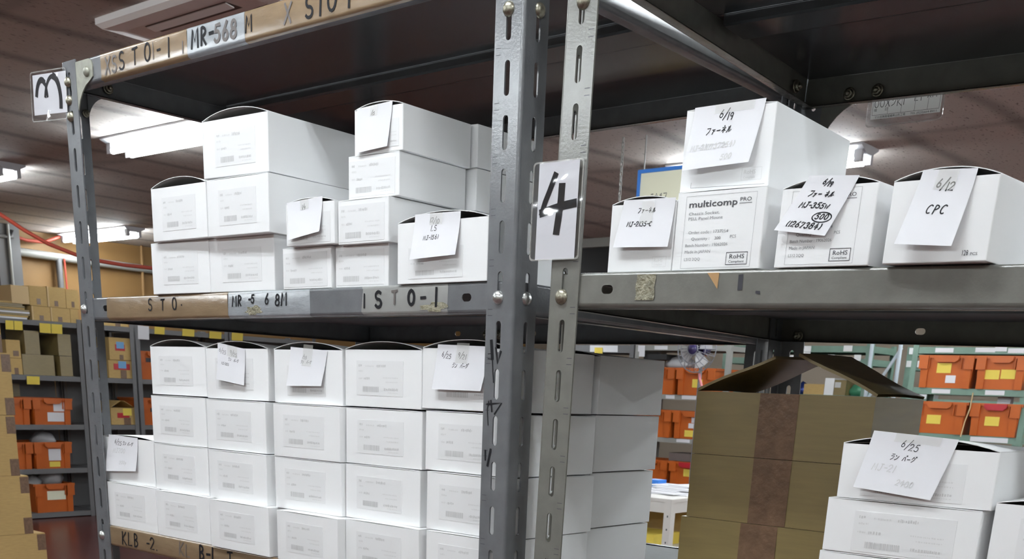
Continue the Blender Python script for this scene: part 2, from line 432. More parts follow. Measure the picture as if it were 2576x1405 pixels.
def beam_profile(H):
    """outline from the top return round the face to the bottom return: (inward, down)"""
    p = [(0.014, 0.0), (0.003, 0.0)]
    p += [(0.003 - 0.003*math.sin(math.radians(a)), 0.003 - 0.003*math.cos(math.radians(a))) for a in (30, 60, 90)]
    q = [(0.005 - 0.005*math.cos(math.radians(a)), H - 0.005 + 0.005*math.sin(math.radians(a))) for a in (0, 22, 45, 67, 90)]
    return p, q + [(0.017, H)]
def beam(parent, name, A, B, inward, H, m, holes=(), t=0.0012):
    """pressed edge beam from A to B (top front edge), inward = unit vector to the rack inside; holes = distances from A"""
    A, B = Vector(A), Vector(B); d = (B - A); L = d.length; d.normalize(); inward = Vector(inward); up = Vector((0, 0, 1))
    f = lambda u, i, z: A + d*u + inward*i - up*z
    mb = MB(); p, q = beam_profile(H)
    for off in (0, t):
        def sh(pr, inner):
            if not off: return pr
            return [(min(a + off, 0.017), b + (off if inner == 'p' and i < 2 else 0) - (off if inner == 'q' and i > 2 else 0)) for i, (a, b) in enumerate(pr)]
        mb.grid([[f(u, *x) for x in sh(p, 'p')] for u in (0, L)], 0, True)
        mb.grid([[f(u, *x) for x in sh(q, 'q')] for u in (0, L)], 0, True)
    z0, z1 = 0.003, H - 0.005
    slotted(mb, 0, L, z1 - z0, list(holes), 0.0042, 0.0072, (z1 - z0)*0.5, lambda u, v, n: f(u, n, z1 - v), t)
    return mb.build(name, m, parent), f

def beam_wrap(parent, name, f, u0, u1, H, m, lo=0.0, hi=1.0, jag=0.0, seed=1, off=0.00035):
    """tape stuck on the beam face and folded round its edges"""
    p, q = beam_profile(H); pr = p[1:] + q[:-1]
    rnd = random.Random(seed); mb = MB()
    us = [u0 + (u1-u0)*i/8 for i in range(9)]
    def o(i, z, u, k):
        dz = -off if k == 0 else (off if k == len(pr)-1 else 0)
        return f(u, i - off if 0 < k < len(pr)-1 else i, z + dz)
    rows = [[o(i, z, u + (rnd.uniform(-jag, jag) if a in (0, 8) else 0), k) for k, (i, z) in enumerate(pr)] for a, u in enumerate(us)]
    mb.grid(rows, 0, True)
    return mb.build(name, m, parent)

# ------------------------------------------------------------------ the room
def plane_obj(name, pts, m):
    mb = MB(); mb.face(pts); return struct(mb.build(name, m))
CX0, CX1, CY0, CY1, CH = -10.56, 2.75, -5.5, 13.0, 2.70
def slab(name, x0, x1, y0, y1, z0, z1, m):
    mb = MB(); mb.box(x0, x1, y0, y1, z0, z1); return struct(mb.build(name, m))
slab('floor', CX0-0.1, CX1+0.1, CY0-0.1, CY1+0.1, -0.1, 0, M['floor'])
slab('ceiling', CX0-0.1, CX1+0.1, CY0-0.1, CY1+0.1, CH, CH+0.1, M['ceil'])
slab('wall_left', CX0-0.1, CX0, CY0, CY1, 0, CH, M['tan'])
slab('wall_right', CX1, CX1+0.1, CY0, CY1, 0, CH, M['wallr'])  # unseen wall, pulled in close to bounce light onto right-facing sides
slab('wall_back', CX0, CX1, CY1, CY1+0.1, 0, CH, M['wallb'])
slab('wall_front', CX0, CX1, CY0-0.1, CY0, 0, CH, M['wallb'])

# ------------------------------------------------------------------ ceiling lamps
def lamp(x, y, label):
    t = thing('fluorescent_ceiling_lamp', label, 'lamp', (x, y, CH), group='fluorescent ceiling lamps')
    L = 1.24; mb = MB()
    mb.prism([(-0.11, 0), (0.11, 0), (0.11, -0.012), (0.035, -0.045), (-0.035, -0.045), (-0.11, -0.012)], lambda u, v, k: (k*L, u, v))
    mb.build('housing', M['lampw'], t)
    for s in (-1, 1):
        for xx in (0.012, L-0.057):
            mb = MB(); mb.box(xx, xx+0.045, s*0.062-0.014, s*0.062+0.014, -0.085, -0.02); mb.build('lamp_holder', M['lampw'], t)
        mb = MB(); mb.tube([(0.055, s*0.062, -0.07), (L-0.055, s*0.062, -0.07)], 0.016, 8); mb.build('tube', M['tube'], t)
    return t
LAMPS = [
 (-5.75, 3.06, 'lit twin tube ceiling lamp seen under the top shelf beside the left post'),
 (-8.31, 3.06, 'ceiling lamp whose right end shows at the left edge of the photo'),
 (-10.42, 5.30, 'lit ceiling lamp far back by the tan wall, left of the white cartons'),
 (-3.24, 5.32, 'lit ceiling lamp end beyond the top carton on the right rack'),
]
HIDDEN_LAMPS = [(x, -0.62) for x in (-5.75, -3.3, -0.95, 1.30)] + [(x, -3.3) for x in (-5.75, -3.3, -0.95, 1.30)] + [
                (-2.45, 3.06), (1.30, 2.6), (0.6, 3.4), (0.3, 5.32), (1.4, 5.32), (1.4, 7.4), (1.4, 9.9), (-7.3, 7.7), (-4.2, 7.4), (-1.0, 7.4), (-6.9, 10.2), (-3.2, 9.9), (0.0, 9.9)]  # unseen lamps: aisle rows read off shadows and glare, several others added as fill
for x, y, l in LAMPS: lamp(x, y, l)
for x, y in HIDDEN_LAMPS: lamp(x, y, 'ceiling lamp with two fluorescent tubes out of sight, placed to light the racks')

# --SECTION-- racks
UZ = lambda z: z + ZO
A_ZT = [0.129, -0.193, -0.5426]; A_H = [0.0345, 0.0335, 0.0335]
def gusset(parent, c, a, b, n, m, sa=0.045, sb=0.05, t=0.0018, sweep=False):
    """corner plate with a concave sweep: corner c, leg directions a (along beam) and b (down post), thickness along n"""
    c, a, b, n = map(Vector, (c, a, b, n))
    if sweep: pts = [(0, 0)] + [(sa*(1-math.sin(math.radians(q))), sb*(1-math.cos(math.radians(q)))) for q in range(0, 91, 10)]
    else: pts = [(0, 0), (sa*0.8, 0), (sa*0.94, sb*0.06), (sa, sb*0.2), (sa*0.97, sb*0.42), (sa*0.8, sb*0.5), (sa*0.55, sb*0.58), (sa*0.33, sb*0.72), (sa*0.15, sb*0.9), (0, sb*1.15)]
    mb = MB(); mb.prism(pts, lambda u, v, k: c + a*u + b*v + n*(t*k))
    return mb.build('gusset_plate', m, parent)

def shelf_plate(parent, quad, z, m, seam=0.45):
    """thin deck with a folded stiffener below; quad = FL, FR, BR, BL (x, y)"""
    FL, FR, BR, BL = [Vector((*q, 0)) for q in quad]
    P = lambda u, v: (FL*(1-u) + FR*u)*(1-v) + (BL*(1-u) + BR*u)*v
    mb = MB(); t = 0.0012
    def sheet(v0, v1):
        a = [P(0, v0), P(1, v0), P(1, v1), P(0, v1)]
        mb.face([(p.x, p.y, z) for p in a]); mb.face([(p.x, p.y, z-t) for p in a][::-1])
        for i in range(4):
            p, q = a[i], a[(i+1) % 4]; mb.face([(p.x, p.y, z-t), (q.x, q.y, z-t), (q.x, q.y, z), (p.x, p.y, z)])
    sheet(0, seam); sheet(seam + 0.003, 1)
    rows = []
    for u in (0.01, 0.99):
        rows.append([(*P(u, v)[:2], z - t - d) for v, d in ((seam+0.004, 0), (seam+0.006, 0.009), (seam+0.012, 0.011), (seam+0.10, 0.011), (seam+0.115, 0.009), (seam+0.125, 0))])
    mb.grid(rows, 0, False)
    return mb.build('shelf_plate', m, parent)

# ---- left unit (bays marked 3)
ra = thing('shelving_unit', 'grey slotted-angle steel shelving unit on the left, loaded with stacked white cartons', 'shelf', (0, 0, 0))
XL, DEP = -0.897, 0.622
post(ra, 0, 0, -1, 1, UZ(0.131), ZO, M['steel'])
post(ra, XL, 0, 1, 1, UZ(0.131), ZO, M['steel'])
post(ra, -0.016, DEP, -1, -1, UZ(0.131), ZO, M['steel'])
post(ra, XL, DEP, 1, -1, UZ(0.131), ZO, M['steel'])
A_F = []
for i, (zt, H) in enumerate(zip(A_ZT, A_H)):
    z = UZ(zt)
    fb, f = beam(ra, 'front_beam', (XL+0.0022, 0.0022, z), (-0.0022, 0.0022, z), (0, 1, 0), H, M['steel'],
                 holes=((0.0702, 0.8238) if i == 1 else ()))
    A_F.append((fb, f, zt))
    beam(ra, 'back_beam', (XL+0.0022, DEP-0.0022, z), (-0.0182, DEP-0.0022, z), (0, -1, 0), H, M['steel'], holes=((0.24, 0.42, 0.81) if i == 1 else ()))
    beam(ra, 'side_beam', (XL+0.0022, 0.006, z), (XL+0.0022, DEP-0.006, z), (1, 0, 0), H, M['steel'])
    beam(ra, 'side_beam', (-0.0022, 0.006, z), (-0.0182, DEP-0.006, z), (-1, 0, 0), H, M['steel'])
    shelf_plate(ra, [(XL+0.006, 0.006), (-0.004, 0.006), (-0.021, DEP-0.006), (XL+0.006, DEP-0.006)], z-0.0014, M['deck' if i == 0 else 'deckm'])
for o, ax, m in (((-0.0212, 0, UZ(0.0616)), (0, -1, 0), 'brass'), ((-0.0223, 0, UZ(-0.210)), (0, -1, 0), 'zinc'),
                 ((0, 0.0237, UZ(0.0626)), (1, 0, 0), 'brass'), ((0, 0.0214, UZ(-0.210)), (1, 0, 0), 'zinc'),
                 ((-0.8832, 0, UZ(-0.2093)), (0, -1, 0), 'zinc'), ((-0.880, 0, UZ(-0.561)), (0, -1, 0), 'zinc'),
                 ((-0.881, 0, UZ(0.104)), (0, -1, 0), 'brass'), ((-0.881, 0, UZ(0.080)), (0, -1, 0), 'brass'), ((-0.880, 0, UZ(0.0585)), (0, -1, 0), 'brass'),
                 ((-0.8275, 0.0004, UZ(0.111)), (0, -1, 0), 'plate')):
    bolt(ra, o, ax, M[m])
# corner plates: front left (visible), sides and back
gusset(ra, (XL+0.038, 0.0004, UZ(0.127)), (1, 0, 0), (0, 0, -1), (0, 1, 0), M['plate'], 0.047, 0.056, 0.0016)
gusset(ra, (XL+0.0036, 0.036, UZ(0.0975)), (0, 1, 0), (0, 0, -1), (1, 0, 0), M['steel'], 0.036, 0.040, sweep=True)
gusset(ra, (XL+0.0036, DEP-0.036, UZ(0.0975)), (0, -1, 0), (0, 0, -1), (1, 0, 0), M['steel'], 0.036, 0.040, sweep=True)
nut(ra, (XL+0.0055, 0.0716, UZ(0.1115)), (1, 0, 0), M['brass'])
nut(ra, (XL+0.0055, 0.0316, UZ(0.070)), (1, 0, 0), M['brass'], 0.004)
for x in (-0.575, -0.545): nut(ra, (x, DEP-0.012, UZ(-0.211)), (0, -1, 0), M['brass'])

# strips of tape and marker writing on the edge beams
def beam_text(parent, f, zt, items, m, name='marker_writing', off=0.0009):
    for (txt, x, z, size, wd, sl) in items:
        mb = MB()
        ribbon(mb, write(txt, x, z, size, slant=sl), wd, lambda px, pz: f(px - (XL+0.0022), -off, zt - pz))
        mb.build(name, m, parent)
fb, f, zt = A_F[0]; H = A_H[0]; U = lambda x: x - (XL+0.0022)
t1 = beam_wrap(ra, 'brown_tape', f, U(-0.7925), U(-0.580), H, M['tape'], jag=0.002, seed=3)
beam_text(t1, f, zt, [('S', -0.744, 0.1025, 0.022, 0.0028, 0.05), ('T', -0.710, 0.1035, 0.021, 0.0026, 0.05), ('O', -0.680, 0.1035, 0.021, 0.0028, 0.05), ('-', -0.650, 0.104, 0.019, 0.0026, 0.05), ('1', -0.626, 0.1025, 0.022, 0.0030, 0.05)], M['ink'])
beam_text(t1, f, zt, [('XS', -0.780, 0.1015, 0.020, 0.003, 0.08), ('I', -0.662, 0.104, 0.021, 0.0015, 0), ('I', -0.592, 0.102, 0.014, 0.002, 0)], M['faded'], 'faded_writing')
t1['label'] = 'brown tape lettered STO-1'
t2 = beam_wrap(ra, 'grey_tape', f, U(-0.580), U(-0.457), H, M['grytape'], seed=4)
beam_text(t2, f, zt, [('MR-', -0.570, 0.1045, 0.021, 0.0036, 0.1)], M['ink'])
beam_text(t2, f, zt, [('568', -0.520, 0.1035, 0.020, 0.0042, 0.1)], M['faded'], 'faded_writing')
t3 = beam_wrap(ra, 'brown_tape', f, U(-0.457), U(-0.10), H, M['tape'], jag=0.001, seed=5)
beam_text(t3, f, zt, [('M', -0.455, 0.105, 0.019, 0.0026, 0.1), ('STO-1', -0.340, 0.1025, 0.023, 0.0034, 0.05)], M['ink'])
beam_text(t3, f, zt, [('X', -0.379, 0.1025, 0.021, 0.003, 0.1)], M['faded'], 'faded_writing')
fb, f, zt = A_F[1]; H = A_H[1]
t4 = beam_wrap(ra, 'brown_tape', f, U(-0.818), U(-0.512), H, M['tape'], jag=0.003, seed=6)
beam_text(t4, f, zt, [('S', -0.706, -0.2135, 0.0165, 0.0022, 0.05), ('T', -0.673, -0.2135, 0.0150, 0.0022, 0.05), ('O', -0.644, -0.2135, 0.0155, 0.0024, 0.0), ('·', -0.623, -0.213, 0.016, 0.0022, 0)], M['ink'])
t5 = beam_wrap(ra, 'clear_tape', f, U(-0.512), U(-0.340), H, M['grytape'], jag=0.001, seed=7)
beam_text(t5, f, zt, [('MR', -0.502, -0.211, 0.0125, 0.0024, 0.1), ('-5', -0.466, -0.208, 0.010, 0.0024, 0.1), ('6', -0.431, -0.2095, 0.0125, 0.0022, 0.1), ('8M', -0.4095, -0.2115, 0.0145, 0.0024, 0.1)], M['ink'])
def blob(cx, cz, rx, rz, n=18, seed=1, off=0.0007):
    rnd = random.Random(seed)
    pts = []
    for i in range(n):
        a = 2*math.pi*i/n; k = rnd.uniform(0.55, 1.1)
        pts.append(f(cx + rx*k*math.cos(a) - (XL+0.0022), -off, zt - (cz + rz*k*math.sin(a))))
    mb = MB(); mb.face(pts[::-1]); mb.build('tape_residue', M['residue'], ra)
blob(-0.455, -0.2165, 0.020, 0.007, seed=3); blob(-0.120, -0.2185, 0.024, 0.006, seed=5)
t6 = beam_wrap(ra, 'clear_tape', f, U(-0.242), U(-0.100), H, M['clear'], jag=0.002, seed=9)
beam_text(t6, f, zt, [('I', -0.241, -0.2165, 0.016, 0.0026, 0), ('S', -0.219, -0.2165, 0.018, 0.0036, 0), ('O', -0.163, -0.2150, 0.0155, 0.0036, 0), ('-', -0.145, -0.2165, 0.018, 0.0032, 0.3), ('1', -0.121, -0.2165, 0.0195, 0.0034, 0)], M['ink'])
beam_text(t6, f, zt, [('T', -0.190, -0.2135, 0.015, 0.0028, 0)], M['faded'], 'faded_writing')  # T in paler ink, imitating the glare that hides it
fb, f, zt = A_F[2]; H = A_H[2]
t7 = beam_wrap(ra, 'brown_tape', f, U(-0.8565), U(-0.30), H, M['tape'], jag=0.001, seed=11)
beam_text(t7, f, zt, [('KLB', -0.822, -0.5695, 0.0205, 0.0026, 0.05), ('-2.', -0.750, -0.568, 0.0180, 0.0024, 0.05), ('B-1', -0.607, -0.5675, 0.021, 0.0036, 0.05), ('T', -0.535, -0.5665, 0.020, 0.003, 0.0)], M['ink'])
beam_text(t7, f, zt, [('KL', -0.660, -0.568, 0.020, 0.002, 0.05)], M['faded'], 'faded_writing')
# marker scrawl on the right post face
mb = MB()
pm = lambda x, z: (x, -0.0004, UZ(z))
for pl, w in (([(-0.0297, -0.2545), (-0.0275, -0.273)], 0.004), ([(-0.0275, -0.273), (-0.0245, -0.298)], 0.0014), ([(-0.034, -0.268), (-0.027, -0.2675)], 0.0008), ([(-0.034, -0.273), (-0.027, -0.2735)], 0.0008),
              ([(-0.0225, -0.262), (-0.0195, -0.2775), (-0.0155, -0.2655)], 0.003), ([(-0.0335, -0.3215), (-0.023, -0.3205), (-0.0115, -0.3195), (-0.0215, -0.3315)], 0.0018),
              ([(-0.0275, -0.3175), (-0.0255, -0.329)], 0.0022), ([(-0.0305, -0.318), (-0.0325, -0.327), (-0.0305, -0.344)], 0.0012),
              ([(-0.0335, -0.372), (-0.033, -0.3825)], 0.0022), ([(-0.0255, -0.3705), (-0.0295, -0.3885)], 0.003)):
    if pl[0] in ((-0.0335, -0.3215), (-0.0335, -0.372)): mb.build('marker_scrawl', M['ink'], ra); mb = MB()
    ribbon(mb, [pl], w, pm)
mb.build('marker_scrawl', M['ink'], ra)

# ---- right unit (bays marked 4), leaning slightly
rb = thing('shelving_unit', 'olive grey steel shelving unit on the right with white cartons and brown boxes', 'shelf', (0.0209, 0.0020, 0.0), (0, 0.0171, 0))
BW, BLX, BD = 0.98, -0.060, 0.632
B_ZT = [0.127, -0.1876, -0.557]; B_H = [0.040, 0.0337, 0.0337]
post(rb, 0, 0, 1, 1, UZ(0.131), UZ(0.0012), M['olive'])
post(rb, BW, 0, -1, 1, UZ(0.131), UZ(0.0012), M['olive'])
post(rb, BLX, BD, 1, -1, UZ(0.131), UZ(0.0012), M['steel'], lean=-0.045)
post(rb, BW-0.03, BD+0.02, -1, -1, UZ(0.131), UZ(0.0012), M['olive'])
B_F = []
for i, (zt, H) in enumerate(zip(B_ZT, B_H)):
    z = UZ(zt)
    fb, f = beam(rb, 'front_beam', (0.0022, 0.0022, z), (BW-0.0022, 0.0022, z), (0, 1, 0), H, M['olive'], holes=((0.0715,) if i == 1 else ()))
    B_F.append((fb, f, zt))
    beam(rb, 'back_beam', (BLX+0.004, BD-0.0022, z), (BW-0.034, BD+0.0178, z), (0.02, -1, 0), H, M['olive'], holes=((0.215,) if i == 1 else ()))
    beam(rb, 'side_beam', (0.0022, 0.006, z), (BLX+0.0022, BD-0.006, z), (1, 0.09, 0), H, M['olive'])
    beam(rb, 'side_beam', (BW-0.0022, 0.006, z), (BW-0.032, BD+0.012, z), (-1, 0, 0), H, M['olive'])
    shelf_plate(rb, [(0.005, 0.006), (BW-0.006, 0.006), (BW-0.036, BD+0.014), (BLX+0.006, BD-0.006)], z-0.0014, M['deck' if i == 0 else 'deckm'], seam=0.5)
for o, m in (((0.0175, 0, UZ(-0.2105)), 'brass'), ((0.0217, 0, UZ(0.0545)), 'brass')): bolt(rb, o, (0, -1, 0), M[m], 0.0078)
gusset(rb, (BLX+0.03, BD-0.004, UZ(0.092)), (1, 0, 0), (0, 0, -1), (0, 1, 0), M['olive'], 0.066, 0.075, sweep=True)
for x, z in ((0.010, 0.100), (0.050, 0.100), (-0.02, -0.213)): nut(rb, (x, BD-0.007, UZ(z)), (0, -1, 0), M['brass'])
nut(rb, (-0.046, 0.575, UZ(0.105)), (1, 0, 0), M['brass'])
fb, f, zt = B_F[1]
mb = MB(); us = 0.107
for i in range(6):
    for j in range(6):
        q = lambda a, b: f(us + 0.022*a/6 + 0.0007*math.sin(b*1.7), -0.0005 - 0.0004*abs(math.sin(a*0.9+b*0.6)), 0.0025 + 0.0235*b/6)
        mb.face([q(i, j+1), q(i+1, j+1), q(i+1, j), q(i, j)], 0, True)
mb.build('tape_scrap', M['residue'], rb)
mb = MB(); mb.face([f(0.1865, -0.0004, 0.0022), f(0.1990, -0.0004, 0.0165), f(0.1995, -0.0004, 0.0022)]); mb.build('orange_tape_scrap', M['orangechip'], rb)
mb = MB(); mb.face([f(0.2205, -0.0004, 0.0178), f(0.2252, -0.0004, 0.0175), f(0.2248, -0.0004, 0.004), f(0.2201, -0.0004, 0.0042)]); mb.face([f(0.2395, -0.0004, 0.0205), f(0.2445, -0.0004, 0.0215), f(0.2440, -0.0004, 0.0185), f(0.2395, -0.0004, 0.0182)]); mb.build('black_mark', M['dkchip'], rb)

# --SECTION-- cartons
FAINT = [('MJ-', .22, .62, .12), ('500', .5, .85, .1)]
def carton_body(parent, w, d, h, m, r=0.0013, t=0.001):
    n = 3
    def loop(o):
        rr = max(r - o, 0.0002); pts = []
        for cx, cy, a0 in ((w-r, r, -90), (w-r, d-r, 0), (r, d-r, 90), (r, r, 180)):
            for i in range(n+1):
                a = math.radians(a0 + 90*i/n); pts.append((cx + rr*math.cos(a), cy + rr*math.sin(a)))
        return pts
    mb = MB(); A, B = loop(0), loop(t)
    ht = h - 0.0008
    mb.grid([[(*p, 0.0006) for p in A], [(*p, ht) for p in A]], 0, True, True)
    mb.grid([[(*p, ht) for p in A], [(*p, ht) for p in B]], 0, False, True)
    mb.grid([[(*p, ht) for p in B], [(*p, 0.001) for p in B]], 1, False, True)
    mb.face([(*p, 0) for p in [(q[0]*0.996 + w*0.002, q[1]*0.996 + d*0.002) for q in A]][::-1])
    mb.grid([[(q[0]*0.996 + w*0.002, q[1]*0.996 + d*0.002, 0) for q in A], [(*p, 0.0006) for p in A]], 0, True, True)
    mb.face([(*p, 0.001) for p in B], 1)
    return mb.build('body', [m, M['greyin']], parent)
def carton_lid(parent, w, d, h, b, m, t=0.0007):
    mb = MB(); N = 14 if b > 0.002 else 6
    def z(u, v): return h - 0.0007 + b*(1 - abs(2*u-1)**2.2)*(1-v)**0.8
    for off, rev in ((0, False), (t, True)):
        rows = [[(0.0004 + (w-0.0008)*u/N, 0.0002 + (d-0.0006)*v/6, z(u/N, v/6) + off) for u in range(N+1)] for v in range(7)]
        mb.grid(rows, 0, True)
    rows = [[(0.0004 + (w-0.0008)*u/N, 0.0002, z(u/N, 0) + o) for u in range(N+1)] for o in (0, t)]
    mb.grid(rows, 0, False)
    for uu in (0, 1):
        mb.grid([[(0.0004 + (w-0.0008)*uu, 0.0002 + (d-0.0006)*v/6, z(uu, v/6) + o) for v in range(7)] for o in (0, t)], 0, False)
    return mb.build('lid', m, parent)
def sticker(parent, w, h, u0, u1, v0, v1, seed=1, skew=0.0):
    mb = MB(); x0, x1, z1, z0 = u0*w, u1*w, h*(1-v0), h*(1-v1)
    mb.box(x0, x1, -0.0003, 0.0001, z0, z1)
    lab = mb.build('sticker', M['label'], parent)
    rnd = random.Random(seed); mb = MB(); LW, LH = x1-x0, z1-z0
    def bar(s0, s1, t0, t1, mi): mb.face([(x0+LW*s0, -0.00045, z1-LH*t1), (x0+LW*s1, -0.00045, z1-LH*t1), (x0+LW*s1, -0.00045, z1-LH*t0), (x0+LW*s0, -0.00045, z1-LH*t0)], mi)
    def words(s0, s1, t0, t1, mi):
        s = s0
        while s < s1:
            k = rnd.uniform(.008, .022); bar(s, min(s+k, s1), t0 + rnd.uniform(0, .3)*(t1-t0), t1 - rnd.uniform(0, .2)*(t1-t0), mi); s += k + rnd.uniform(.004, .012)
    words(.05, .12, .10, .18, 0); words(.20, .38, .13, .18, 1); words(.44, .64, .10, .19, 0)
    words(.05, .15, .27, .33, 1); words(.05, .13, .48, .54, 1); words(.16, .29, .47, .55, 0)
    words(.58, .90, .46, .50, 1); words(.64, .90, .58, .62, 1)
    words(.60, .90, .77, .85, 0); words(.68, .90, .89, .92, 1)
    s = .14
    while s < .48:
        k = rnd.uniform(.006, .018); bar(s, s+k, .74, .90, 0); s += k + rnd.uniform(.003, .009)
    mb.build('faint_print', [M['smudge'], M['smudge2']], lab)
    return lab
def note(parent, w, h, cor, items, faint=(), bow=0.005, tape=None, ink='ink', pen=0.0007, circle=None, lift=0.0009):
    """paper slip taped to the carton front. cor = (u, v) of TL, TR, BR, BL; items (text, s, t, size as share of height)"""
    P = [Vector((u*w, 0, h*(1-v))) for u, v in cor]
    def at(s, t, off=0.0):
        q = (P[0]*(1-s) + P[1]*s)*(1-t) + (P[3]*(1-s) + P[2]*s)*t
        q.y = -(lift + bow*max(t-0.12, 0)**1.4 + 0.0006*math.sin(3*s+1)*t) - off
        return q
    mb = MB(); N = 8
    for o in (0, 0.00015): mb.grid([[at(i/N, j/N, o) for i in range(N+1)] for j in range(N+1)], 0, True)
    n = mb.build('paper_note', M['paper'], parent)
    Wm = (P[1]-P[0]).length; Hm = (P[3]-P[0]).length
    def ink_on(its, m, name, wd):
        if not its: return
        mb = MB()
        for it in its:
            txt, s0, t0, sz = it[:4]; sl = it[4] if len(it) > 4 else 0.12
            size = sz*Hm
            ribbon(mb, write(txt, 0, 0, size, slant=sl), wd, lambda px, py: at(s0 + px/Wm, t0 - py/Hm, 0.0003))
        if circle and name == 'handwriting':
            s, t, a, b = circle
            ribbon(mb, [arc(0, 0, a*Wm, b*Hm, 0, 365, 24)], wd, lambda px, py: at(s + px/Wm, t - py/Hm, 0.0003))
        mb.build(name, m, n)
    ink_on(items, M[ink], 'handwriting', pen); ink_on(faint, M['penfaint'], 'faint_handwriting', pen*1.3)
    if tape:
        s0, s1, t0, t1 = tape; mb = MB()
        mb.grid([[at(s0 + (s1-s0)*i/4, t0 + (t1-t0)*j/4, 0.0005 + 0.0002*((i*7+j*3) % 3)) for i in range(5)] for j in range(5)], 0, True)
        mb.build('clear_tape', M['clear'], n)
    return n

LS = (.16, .77, .2, .8)
def carton(x, y, z, yaw, w, d, h, label, bulge=0.0006, group=None, st=LS, seed=1, tilt=0.0, notes=None):
    t = thing('white_carton', label, 'box', (x, y, UZ(z)), (0, tilt, yaw), group)
    carton_body(t, w, d, h, M['white']); carton_lid(t, w, d, h, bulge, M['lid'])
    if st: sticker(t, w, h, *st, seed=seed)
    for n in notes or (): note(t, w, h, *n[0], **n[1])
    return t
def N(cor, items, faint=(), **k): return ((cor, items, faint), k)

